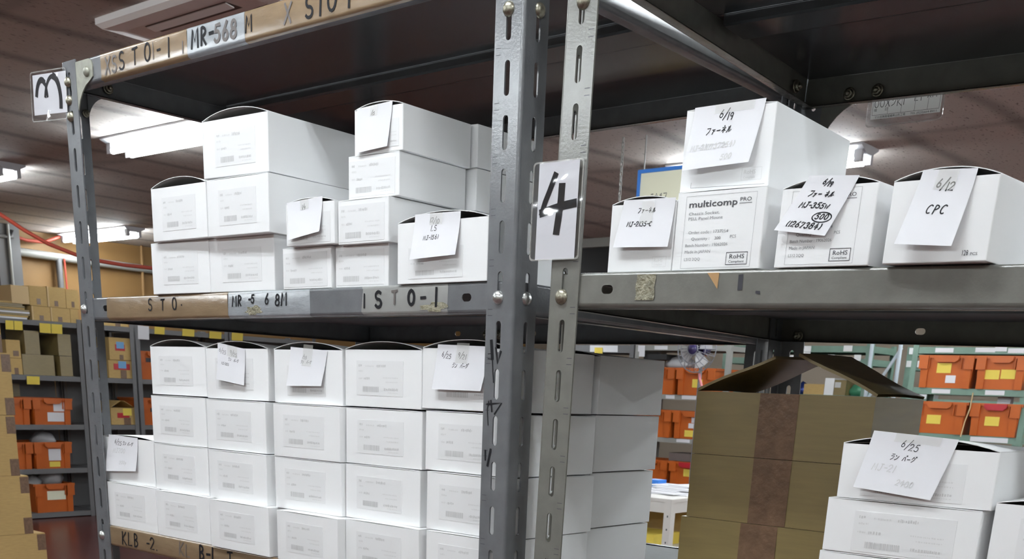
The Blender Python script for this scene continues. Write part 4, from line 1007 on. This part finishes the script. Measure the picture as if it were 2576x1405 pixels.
orange_bin(BX, 5.52, LV[2], .400, .40, .265, 'orange bin beside the open brown box on the third rack shelf', '+x', ((.12, .13, .14, .04, 'dkchip'),))
GC = 'brown boxes on the grey racks'
TAPE = ((.40, .08, .22, .30, 'cardtape'),)
for y0, y1, z0, z1, m, tp, lab in (
  (4.265, 4.433, .290, .445, 'cardlite', (), 'pale open brown box leftmost of the upper row on the rack top'),
  (4.437, 4.606, .283, .455, 'card', TAPE, 'brown box second of the upper row on the rack top, dark square tape'),
  (4.612, 4.795, .283, .462, 'card', ((.36, .06, .20, .26, 'cardtape'), (0, 0, .08, 1, 'cardlite')), 'brown box third of the upper row on the rack top'),
  (4.799, 4.930, .283, .455, 'card', TAPE, 'brown box last of the upper row on the rack top, beside the left post'),
  (4.445, 4.628, .157, .281, 'card', ((.40, .02, .22, .34, 'cardtape'), (0, 0, .08, 1, 'cardlite')), 'brown box left of the lower row on the rack top'),
  (4.632, 4.826, .157, .281, 'card', ((.36, .02, .22, .34, 'cardtape'), (0, 0, .06, 1, 'cardlite')), 'brown box middle of the lower row on the rack top'),
  (4.830, 4.912, .157, .281, 'card', (), 'narrow brown box right of the lower row on the rack top'),
  (4.168, 4.304, -.188, -.030, 'card', ((.45, .1, .4, .3, 'cardtape'),), 'brown box at the left of the second shelf, standing on another box'),
  (4.175, 4.306, -.333, -.190, 'card', ((.4, 0, .3, .4, 'cardtape'),), 'brown box at the left of the second shelf, under another box'),
  (4.350, 4.495, -.148, .060, 'cardd', (), 'tall brown box standing on the wide box on the second shelf'),
  (4.312, 4.625, -.333, -.150, 'cardd', (), 'wide plain brown box on the second rack shelf'),
  (4.680, 4.812, -.146, .048, 'cardd', (), 'brown box at the right of the second shelf, on top of another'),
  (4.686, 4.810, -.333, -.150, 'cardd', (), 'brown box at the right of the second shelf, under another'),
  (4.370, 4.470, -.783, -.420, 'cardd', (), 'narrow tall brown box at the back of the third rack shelf'),
  (5.215, 5.449, -.160, .050, 'card', ((.28, .42, .46, .28, 'red'), (.34, .52, .36, .30, 'blue'), (.46, .02, .18, .22, 'cardtape')), 'brown box with blue label, upper of two right of the left post'),
  (5.195, 5.452, -.333, -.164, 'card', ((.22, .48, .70, .34, 'red'), (.42, .56, .34, .40, 'blue'), (.5, 0, .25, .46, 'cardtape')), 'brown box with blue label, lower of two right of the left post'),
  (5.535, 5.660, -.04, .05, 'card', ((.4, .2, .4, .4, 'blue'),), 'brown box with blue label behind the orange bin'),
  (5.160, 5.440, .157, .300, 'card', ((.5, .0, .2, .3, 'cardtape'),), 'brown box on the rack top just under the shelf edge')):
    dx = 0.0
    if z1 == -.42: dx = -0.42
    if 'behind the orange bin' in lab: dx = -0.405; z0 = -.333
    carton_far(BX + dx, y0, z0, y1-y0, (.06 if dx else .36), z1-z0, lab, '+x', m, tp, GC)
# open brown box with yellow tag
ob = carton_far(BX, 5.185, LV[2]+.002, .27, .36, .165, 'open brown box with flaps up and a yellow tag, third rack shelf', '+x', 'card', ((.26, .4, .5, .3, 'red'), (.50, .55, .36, .42, 'yellow'), (.52, .0, .28, .42, 'cardtape')), GC)
for s in (0, 1):
    mb = MB(); X0 = .27*s; sg = 1 if s == 0 else -1
    mb.obox((X0, 0, .165), (sg*.115, 0, .065), (0, .34, 0), (0, 0, .004)); mb.build('flap', M['card'], ob)
for i in range(9):
    z = .157 + .0165*i; dx = random.uniform(-.02, .02)
    mb = MB(); mb.box(BX-.30+dx, BX+dx*.5, 4.0+random.uniform(0, .03), 4.43-random.uniform(0, .05)+(-.05 if i > 6 else 0), UZ(z), UZ(z)+.0145)
    one('flattened_carton', mb, M[['paper', 'card', 'cardd', 'paper', 'cardd', 'card', 'cardd', 'cardd', 'card'][i]], 'flat sheet in the pile of folded cartons at the left end of the rack top', 'cardboard', 'folded cartons on the rack top')

# ---- stack of brown cartons at the left edge
GS = 'brown cartons stacked at the left edge'
for i, (yr, lab) in enumerate(((1.850, 'bottom carton of the tall brown stack, standing on the floor'), (1.831, 'brown carton second from the floor in the left edge stack'), (1.769, 'brown carton third from the floor in the left edge stack'),
                             (1.728, 'brown carton fourth from the floor in the left edge stack'), (1.733, 'brown carton fifth from the floor in the left edge stack'), (1.700, 'topmost brown carton of the left edge stack'))):
    t = carton_far(-4.65, yr-.50, -1.67 + .2895*i, .50, .38, .288, lab, '+x', 'card', (), GS)
    for v in (0.0, .70):
        mb = MB(); mb.box(.455, .5008, -.0008, 0, .288*v, .288*(v+.28)); mb.box(.5, .5008, 0, .38, .288*v, .288*(v+.28)) if False else None
        mb.build('packing_tape', M['cardtape'], t)

# ---- wall fittings on the left
mb = MB()
for x in (-10.42, -10.28): mb.box(x, x+.012, 4.49, 4.72, 0, CH)
mb.box(-10.42, -10.28, 4.60, 4.614, 0, CH)
col_ = thing('steel_column', 'grey steel column rising behind the rack top at the far left', 'column', (0, 0, 0)); mb.build('shaft', M['rack'], col_)
mb = MB(); mb.tube([(-10.26, 4.45, UZ(.92)), (-10.26, 4.60, UZ(.915)), (-10.26, 4.640, UZ(.92)), (-10.26, 4.65, UZ(.98))], .02); mb.build('bracket', M['rack'], col_)
mb = MB(); mb.tube([(-10.25, 4.60, 0), (-10.25, 4.60, CH)], .016); mb.build('conduit', M['pipe'], col_)
mb = MB(); mb.tube([(-10.48, 4.3, UZ(.825)), (-10.48, 5.4, UZ(.808)), (-10.48, 8.5, UZ(.775))], .04); one('wall_pipe', mb, M['pipe'], 'pale horizontal pipe along the tan wall under the ceiling', 'pipe')
mb = MB(); mb.tube([(-10.47, 5.215, UZ(.80)), (-10.47, 5.222, UZ(.30))], .032); pst = one('wall_post', mb, M['rack'], 'grey post on the tan wall with a red line down its edge', 'post')
mb = MB(); mb.tube([(-10.43, 5.255, UZ(.80)), (-10.43, 5.262, UZ(.30))], .010); mb.build('red_line', M['cable'], pst)
mb = MB(); mb.tube([(-10.48, 6.183, CH), (-10.48, 6.167, UZ(.2))], .016); one('wall_conduit', mb, M['tan'], 'thin vertical conduit on the tan wall left of the white cartons', 'pipe')
mb = MB(); mb.tube([(-8.5, 2.9, UZ(1.03)), (-8.5, 3.3, UZ(1.02)), (-8.5, 3.668, UZ(.883)), (-8.5, 3.855, UZ(.79)), (-8.5, 4.051, UZ(.711)), (-8.5, 4.293, UZ(.652)), (-8.5, 4.511, UZ(.625)), (-8.5, 4.738, UZ(.617)), (-8.5, 5.031, UZ(.620)), (-8.5, 5.6, UZ(.67)), (-8.5, 6.3, UZ(.84)), (-8.5, 6.6, UZ(1.03))], .016)
one('hanging_cable', mb, M['cable'], 'thick red cable sagging from the ceiling across the tan wall', 'cable')
mb = MB(); mb.tube([(-10.42, 4.55, UZ(1.03)), (-10.42, 4.75, UZ(.945)), (-10.42, 4.87, UZ(.925)), (-10.42, 5.05, UZ(.93)), (-10.42, 5.3, UZ(1.03))], .016); one('hanging_cable', mb, M['cable'], 'short red cable loop high on the tan wall behind the sagging one', 'cable')

# ---- air conditioner
ac = thing('ceiling_air_conditioner', 'white four-way ceiling air conditioner cassette above the top shelf', 'air conditioner', (-3.68, 1.73, CH))
mb = MB(); A_ = .92; rows = []
for o, z in ((0, 0), (0, -.022), (.02, -.036), (.075, -.040), (.075, -.036)):
    rows.append([(o, o, z), (A_-o, o, z), (A_-o, A_-o, z), (o, A_-o, z)])
mb.grid(rows, 0, False, True); mb.face([(.075, .075, -.036), (.075, A_-.075, -.036), (A_-.075, A_-.075, -.036), (A_-.075, .075, -.036)]); mb.build('panel', M['acw'], ac)
for k in range(4):
    R = Matrix.Translation((A_/2, A_/2, 0)) @ Matrix.Rotation(math.pi/2*k, 4, 'Z') @ Matrix.Translation((-A_/2, -A_/2, 0))
    mb = MB()
    pt = lambda x, y, z: tuple(R @ Vector((x, y, z)))
    mb.grid([[pt(x, y, z) for x in (.20, A_-.20)] for y, z in ((.095, -.037), (.098, -.012), (.165, -.012), (.170, -.037))], 0, False); 
    mb.face([pt(.2, .093, -.0365), pt(.2, .172, -.0365), pt(A_-.2, .172, -.0365), pt(A_-.2, .093, -.0365)]); mb.build('air_outlet', M['acd'], ac)
    mb = MB(); mb.obox(pt(.205, .10, -.040), Vector(pt(A_-.205, .10, -.040)) - Vector(pt(.205, .10, -.040)), Vector(pt(.205, .138, -.046)) - Vector(pt(.205, .10, -.040)), (0, 0, .004)); mb.build('louver', M['acw'], ac)
mb = MB(); mb.box(.22, A_-.22, .22, A_-.22, -.044, -.034)
for i in range(16): mb.box(.24, A_-.24, .245 + .028*i, .252 + .028*i, -.047, -.044, 1)
mb.build('grille', [M['acw'], M['acd']], ac)

# ---- sign board hung from the ceiling, chains
sb = thing('hanging_board', 'cream notice board in a blue frame hung from the ceiling', 'board', (-2.94, 4.5, UZ(.62)))
mb = MB(); mb.box(.018, .362, -.004, .012, .018, .222); mb.build('board', M['cream'], sb)
for q in ((0, .38, 0, .018), (0, .38, .222, .24), (0, .018, .018, .222), (.362, .38, .018, .222)):
    mb = MB(); mb.box(q[0], q[1], -.010, .018, q[2], q[3]); mb.build('frame', M['bluef'], sb)
mb = MB(); ribbon(mb, write('ラン ルーム', .10, .075, .03) if False else write('ラネルフ', .09, .085, .032), .004, lambda px, pz: (px, -.0048, pz)); mb.build('lettering', M['ink'], sb)
for xx in (.03, .35):
    mb = MB(); mb.tube([(xx, .004, .24), (xx, .004, .41)], .004, 6); mb.build('chain', M['pipe'], sb)
def chain(x, y, z0, z1, label):
    mb = MB(); n = int((z1-z0)/.024)
    for i in range(n):
        zc = z0 + (i+.5)*(z1-z0)/n; a = i % 2
        pts = [(x + (.007*math.cos(t) if a else 0), y + (0 if a else .007*math.cos(t)), UZ(zc) + .016*math.sin(t)) for t in [2*math.pi*k/8 for k in range(9)]]
        mb.tube(pts, .003, 5, 0, False)
    one('hanging_chain', mb, M['pipe'], label, 'chain')
chain(-3.05, 4.49, .715, 1.03, 'thin chain hanging from the ceiling left of the blue framed board')
chain(-3.95, 4.49, .80, 1.03, 'thin chain hanging from the ceiling, seen between the two posts')
# grey header bar with a dark shutter below
sh = thing('roller_shutter', 'grey shutter header over a dark opening, between post and right carton', 'shutter', (-6.35, 7.74, UZ(.55)))
mb = MB(); mb.box(0, 1.6, -.06, .06, .405, .478); mb.build('header', M['pipe'], sh)
mb = MB(); mb.box(.02, 1.58, -.01, .01, 0, .405); mb.build('curtain', M['dark'], sh)

# ---- right hand racks (front at y = 8.45)
RF = 8.45
LG = [.163, -.150, -.506, -.86, -1.22, -1.58]
g1 = far_rack('storage_rack', 'green rack with orange bins at the far right', -2.812, RF, .965, .50, LG, 1.86, M['green'], '-y', .045, .05)
for q in ((-2.631, -2.484, .122, .156), (-2.314, -2.162, .126, .160), (-2.165, -2.075, .134, .166), (-2.065, -1.945, .122, .157), (-2.610, -2.460, -.192, -.160), (-2.185, -2.037, -.192, -.158), (-2.242, -1.949, -.552, -.515)):
    slip(g1, 'paper_tag', (q[0]+2.812, .003, UZ(q[2])), (q[1]-q[0], 0, 0), (0, -.004, q[3]-q[2]), M['paper'])
FYb = RF - .01
orange_bin(-2.738, FYb, LG[1], .440, .40, .250, 'orange bin with a yellow and a white tag, upper green shelf', '-y', ((.145, .115, .115, .075, 'yellow'), (.225, .04, .08, .058, 'paper')))
orange_bin(-2.282, FYb, LG[1], .385, .40, .250, 'orange bin with two yellow tags, upper green shelf', '-y', ((.075, .075, .11, .07, 'yellow'), (.195, .08, .11, .07, 'yellow')))
orange_bin(-2.740, FYb, LG[2], .440, .40, .250, 'orange bin with one yellow tag beside the brown box, lower green shelf', '-y', ((.125, .075, .115, .07, 'yellow'),))
orange_bin(-2.270, FYb, LG[2], .385, .40, .250, 'orange bin with a red handle and a yellow tag, lower green shelf', '-y', ((.12, .08, .112, .07, 'yellow'),), 'red')
tag_ = thing('paper_box', 'small open white box in the red handled orange bin', 'box', (-2.117, RF+.12, UZ(-.30)))
mb = MB(); mb.box(0, .10, 0, .08, 0, .125); mb.build('body', M['paper'], tag_)
mb = MB(); mb.obox((0, 0, .125), (-.02, -.02, .012), (.10, 0, 0), (0, 0, .002)); mb.build('flap', M['paper'], tag_)
mb = MB(); mb.tube([(-2.268, RF-.03, UZ(-.18)), (-2.262, RF-.06, UZ(-.30)), (-2.285, RF-.06, UZ(-.40)), (-2.30, RF-.06, UZ(-.52))], .005, 6); one('hanging_string', mb, M['cardlite'], 'tan string hanging down between the lower orange bins', 'string')
r2 = far_rack('storage_rack', 'grey rack with orange bins behind the rear white cartons', -6.40, RF, .83, .50, LG[:1]+[-.28, -.68, -1.12, -1.58], 1.86, M['rack'], '-y', .045, .07)
r3 = far_rack('storage_rack', 'pale grey rack with orange bins seen between white cartons and brown boxes', -5.55, RF, 1.05, .50, LG[:1]+[-.28, -.68, -1.12, -1.58], 1.86, M['pipe'], '-y', .045, .045)
for q in ((-6.10, -5.76, .098, .160, 'paper'), (-6.038, -5.94, .085, .140, 'yellow')): slip(r2, 'paper_tag', (q[0]+6.40, .003 - (.004 if q[4] == 'yellow' else 0), UZ(q[2])), (q[1]-q[0], 0, 0), (0, -.004, q[3]-q[2]), M[q[4]])
for q in ((-5.52, -5.44, .06, .162, 'paper'), (-5.332, -5.184, .126, .160, 'paper'), (-4.98, -4.80, -.318, -.285, 'paper'), (-5.16, -5.06, -.318, -.285, 'paper'), (-5.00, -4.85, -.715, -.685, 'paper')): slip(r3, 'paper_tag', (q[0]+5.55, .003, UZ(q[2])), (q[1]-q[0], 0, 0), (0, -.004, q[3]-q[2]), M[q[4]])
for z, hh, t1_, t2_ in ((-.28, .245, 'upper', ((.17, .07, .11, .075, 'yellow'),)), (-.68, .255, 'middle', ((.20, .15, .11, .05, 'paper'), (.17, .10, .12, .045, 'paper'), (.13, .02, .11, .06, 'yellow'), (.26, .02, .11, .06, 'yellow'))), (-1.12, .225, 'lowest', ((.16, .09, .10, .07, 'yellow'),))):
    orange_bin(-5.50, FYb, z, .435, .40, hh, 'orange bin cut by the rear white cartons, %s of the pale grey rack' % t1_, '-y')
    orange_bin(-5.045, FYb, z, .42, .40, hh, 'orange bin right of its neighbour on the pale grey rack, %s shelf' % t1_, '-y', t2_, 'red' if t1_ == 'lowest' else 'orange')
bag(-5.15, RF+.2, -.05, .35, .3, .13, 'clear plastic bag on the upper orange bin behind the fan', 8)
mb = MB(); mb.box(-5.46, -5.20, RF+.02, RF+.30, UZ(.035), UZ(.085)); one('dark_tray', mb, M['dark'], 'dark flat tray above the orange bins left of the fan', 'tray')
mb = MB(); mb.box(-5.1, -4.85, RF+.05, RF+.3, UZ(-1.12+.226), UZ(-1.12+.30)); one('dark_case', mb, M['acd'], 'dark case on the lowest orange bin', 'case')

# ---- fan on a stand
fn = thing('stand_fan', 'grey stand fan in front of the orange bins, behind the brown box flaps', 'fan', (-4.33, 7.6, 0))
cz = UZ(.091)
mb = MB(); mb.lathe([(.19, 0), (.19, .018), (.04, .022), (0, .022)], (0, 0, 0), (0, 0, 1), 20); mb.build('base', M['cage'], fn)
mb = MB(); mb.tube([(0, .06, .02), (0, .06, cz-.05)], .016); mb.build('pole', M['cage'], fn)
mb = MB()
for k in range(20):
    a = 2*math.pi*k/20; c, s = math.cos(a), math.sin(a)
    mb.tube([(.045*c, -.10, cz+.045*s), (.13*c, -.085, cz+.13*s), (.185*c, -.03, cz+.185*s), (.13*c, .03, cz+.13*s), (.04*c, .05, cz+.04*s)], .0028, 4, 0, False)
for r, y in ((.187, -.03), (.12, -.088), (.05, -.10)): mb.tube([(r*math.cos(2*math.pi*k/24), y, cz + r*math.sin(2*math.pi*k/24)) for k in range(25)], .005, 5, 0, False)
mb.build('guard', M['cage'], fn)
for k in range(4):
    mb = MB(); a0 = math.pi/2*k
    mb.grid([[(r*math.cos(a0 + t*.9), -.03 + (.02*t - .01), cz + r*math.sin(a0 + t*.9)) for r in (.03, .09, .155)] for t in (0, .33, .66, 1)], 0, True); mb.build('blade', M['bag'], fn)
mb = MB(); mb.lathe([(0, .115), (.03, .112), (.046, .10), (.05, .085)], (0, 0, cz), (0, -1, 0), 16); mb.lathe([(.05, .0), (.055, .04), (.05, .12), (0, .13)], (0, 0, cz), (0, 1, 0), 14); mb.build('hub', M['hub'], fn)
mb = MB(); mb.tube([(.0, .05, cz-.20), (.05, -.02, cz-.24), (.08, -.03, cz-.30)], .012, 6); mb.build('cord', M['pink'], fn)

# ---- white table
tb = thing('work_table', 'white steel work table with papers, seen below the orange bins', 'table', (-2.79, 4.88, 0), (0, 0, 0))
TH = UZ(-.90)
mb = MB(); mb.box(-1.4, 0, 0, .75, TH-.02, TH); mb.build('tabletop', M['tablew'], tb)
mb = MB()
for b in ((-1.39, -.01, .004, .008), (-1.39, -.01, .742, .746), (-.008, -.004, .01, .74), (-1.396, -1.392, .01, .74)): mb.box(*b, TH-.085, TH-.02)
mb.build('apron', M['tablew'], tb)
for px, sx in ((0, -1), (-1.4, 1)):
    for py, sy in ((0, 1), (.75, -1)):
        mb = MB(); k = .003
        mb.prism([(px, py), (px+sx*.05, py), (px+sx*.05, py+sy*k), (px+sx*k, py+sy*k), (px+sx*k, py+sy*.05), (px, py+sy*.05)], lambda u, v, kk: (u, v, (TH-.02)*kk))
        for i in range(8): mb.box(px+sx*.022-.004, px+sx*.022+.004, py-sy*.0008, py+sy*.0005, .1+.08*i, .112+.08*i, 1)
        mb.build('leg', [M['tablew'], M['dkchip']], tb)
mb = MB(); mb.box(-1.39, -.01, .01, .74, .44, .46); mb.build('lower_shelf', M['tablew'], tb)
for i in range(7):
    a = random.uniform(-.3, .3); x0 = -3.15 - .06*(i % 3); y0 = 5.1 + .05*i
    mb = MB(); e1, e2 = Vector((math.cos(a), math.sin(a), 0)), Vector((-math.sin(a), math.cos(a), 0))
    mb.obox((x0, y0, TH + .0062*i + .0004), e1*.30, e2*.21, (0, 0, .0058)); one('paper_pile', mb, M['paper'], 'sheaf of white papers on the white table', 'paper', 'papers on the white table')
carton_far(-3.28, 4.95, -1.2095, .34, .30, .075, 'yellow box under the white table behind its leg', '-y', 'yellow', (), None)
carton_far(-3.30, 5.30, -1.2095, .50, .32, .215, 'brown box under the white table', '-y', 'card', (), None)
mb = MB(); mb.box(-3.36, -3.26, 5.45, 5.55, TH+.0004, TH+.06); one('blue_pack', mb, M['bluef'], 'small blue packet at the back of the white table', 'packet')

# ---- farther green rack and things behind the brown boxes
far = far_rack('storage_rack', 'distant green rack with many white tags above the brown box flaps', -5.35, 9.80, 1.62, .6, [.236, .118, -.225, -.80], 1.93, M['green'], '-y', .06, .06)
rnd = random.Random(5)
for i, (a, z, ww) in enumerate(((-4.46, .178, .10), (-4.44, .120, .08), (-4.36, .075, .07), (-4.29, .073, .08), (-4.17, .098, .07), (-4.14, .060, .10), (-4.02, .185, .09), (-4.06, .072, .09), (-3.99, .040, .08), (-3.90, .100, .07), (-4.24, .030, .09), (-4.62, .09, .09))):
    slip(far, 'paper_tag', (a+5.35, -.004-.001*(i % 3), UZ(z)), (ww, 0, 0), (0, -.003, .055), M['label'])
for x, lab in ((-3.715, 'pale upright pole left of the white tag rack post'), (-3.437, 'pale upright pole beside the green rack with orange bins')):
    mb = MB(); mb.tube([(x, 9.75, 0), (x, 9.75, CH)], .020, 8); one('upright_pole', mb, M['ltblue'], lab, 'pole', 'pale poles by the far racks')
mb = MB(); mb.tube([(-3.437, 9.78, UZ(.22)), (-3.62, 9.78, UZ(-.10)), (-3.78, 9.78, UZ(-.38))], .016, 8); one('diagonal_brace', mb, M['ltblue'], 'pale diagonal brace between the two upright poles', 'brace')
fr = far_rack('storage_rack', 'distant dark green rack behind the pale poles', -3.62, 10.4, 1.2, .5, [.236, .10, -.225, -.80], 1.93, M['green'], '-y', .06, .06)
for a, z in ((-3.60, .19), (-3.50, .07), (-3.66, .07), (-3.36, .09), (-3.24, .19)): slip(fr, 'paper_tag', (max(a+3.62, .01), -.004, UZ(z)), (.09, 0, 0), (0, -.003, .06), M['label'])
F2 = 9.82
carton_far(-4.40, F2, -.224, .215, .3, .100, 'brown box seen through the flaps of the open brown box, left of the white one', '-y', 'card')
carton_far(-4.181, F2, -.224, .098, .3, .160, 'white box seen through the flaps of the open brown box', '-y', 'white', name='paper_box')
carton_far(-4.080, F2, -.224, .125, .3, .144, 'brown box with grey label right of the white box behind the flaps', '-y', 'cardd', ((.05, .5, .5, .35, 'smudge'),))
bag(-4.47, 9.92, -.228, .17, .1, .125, 'dark blue foil bag behind the open brown box', 11, 'foil')
bag(-3.87, 9.95, -.228, .23, .14, .125, 'dark green bag in the gap under the right flap', 12, 'teal')
bag(-4.08, 9.95, -.228, .15, .08, .055, 'small crumpled clear bag behind the open brown box', 13)
carton_far(-3.45, 10.44, -.224, .12, .2, .20, 'small white box beside the green rack post', '-y', 'paper', name='paper_box')
carton_far(-3.41, 10.42, -.035, .35, .3, .13, 'brown box on the distant dark green rack', '-y', 'cardd')
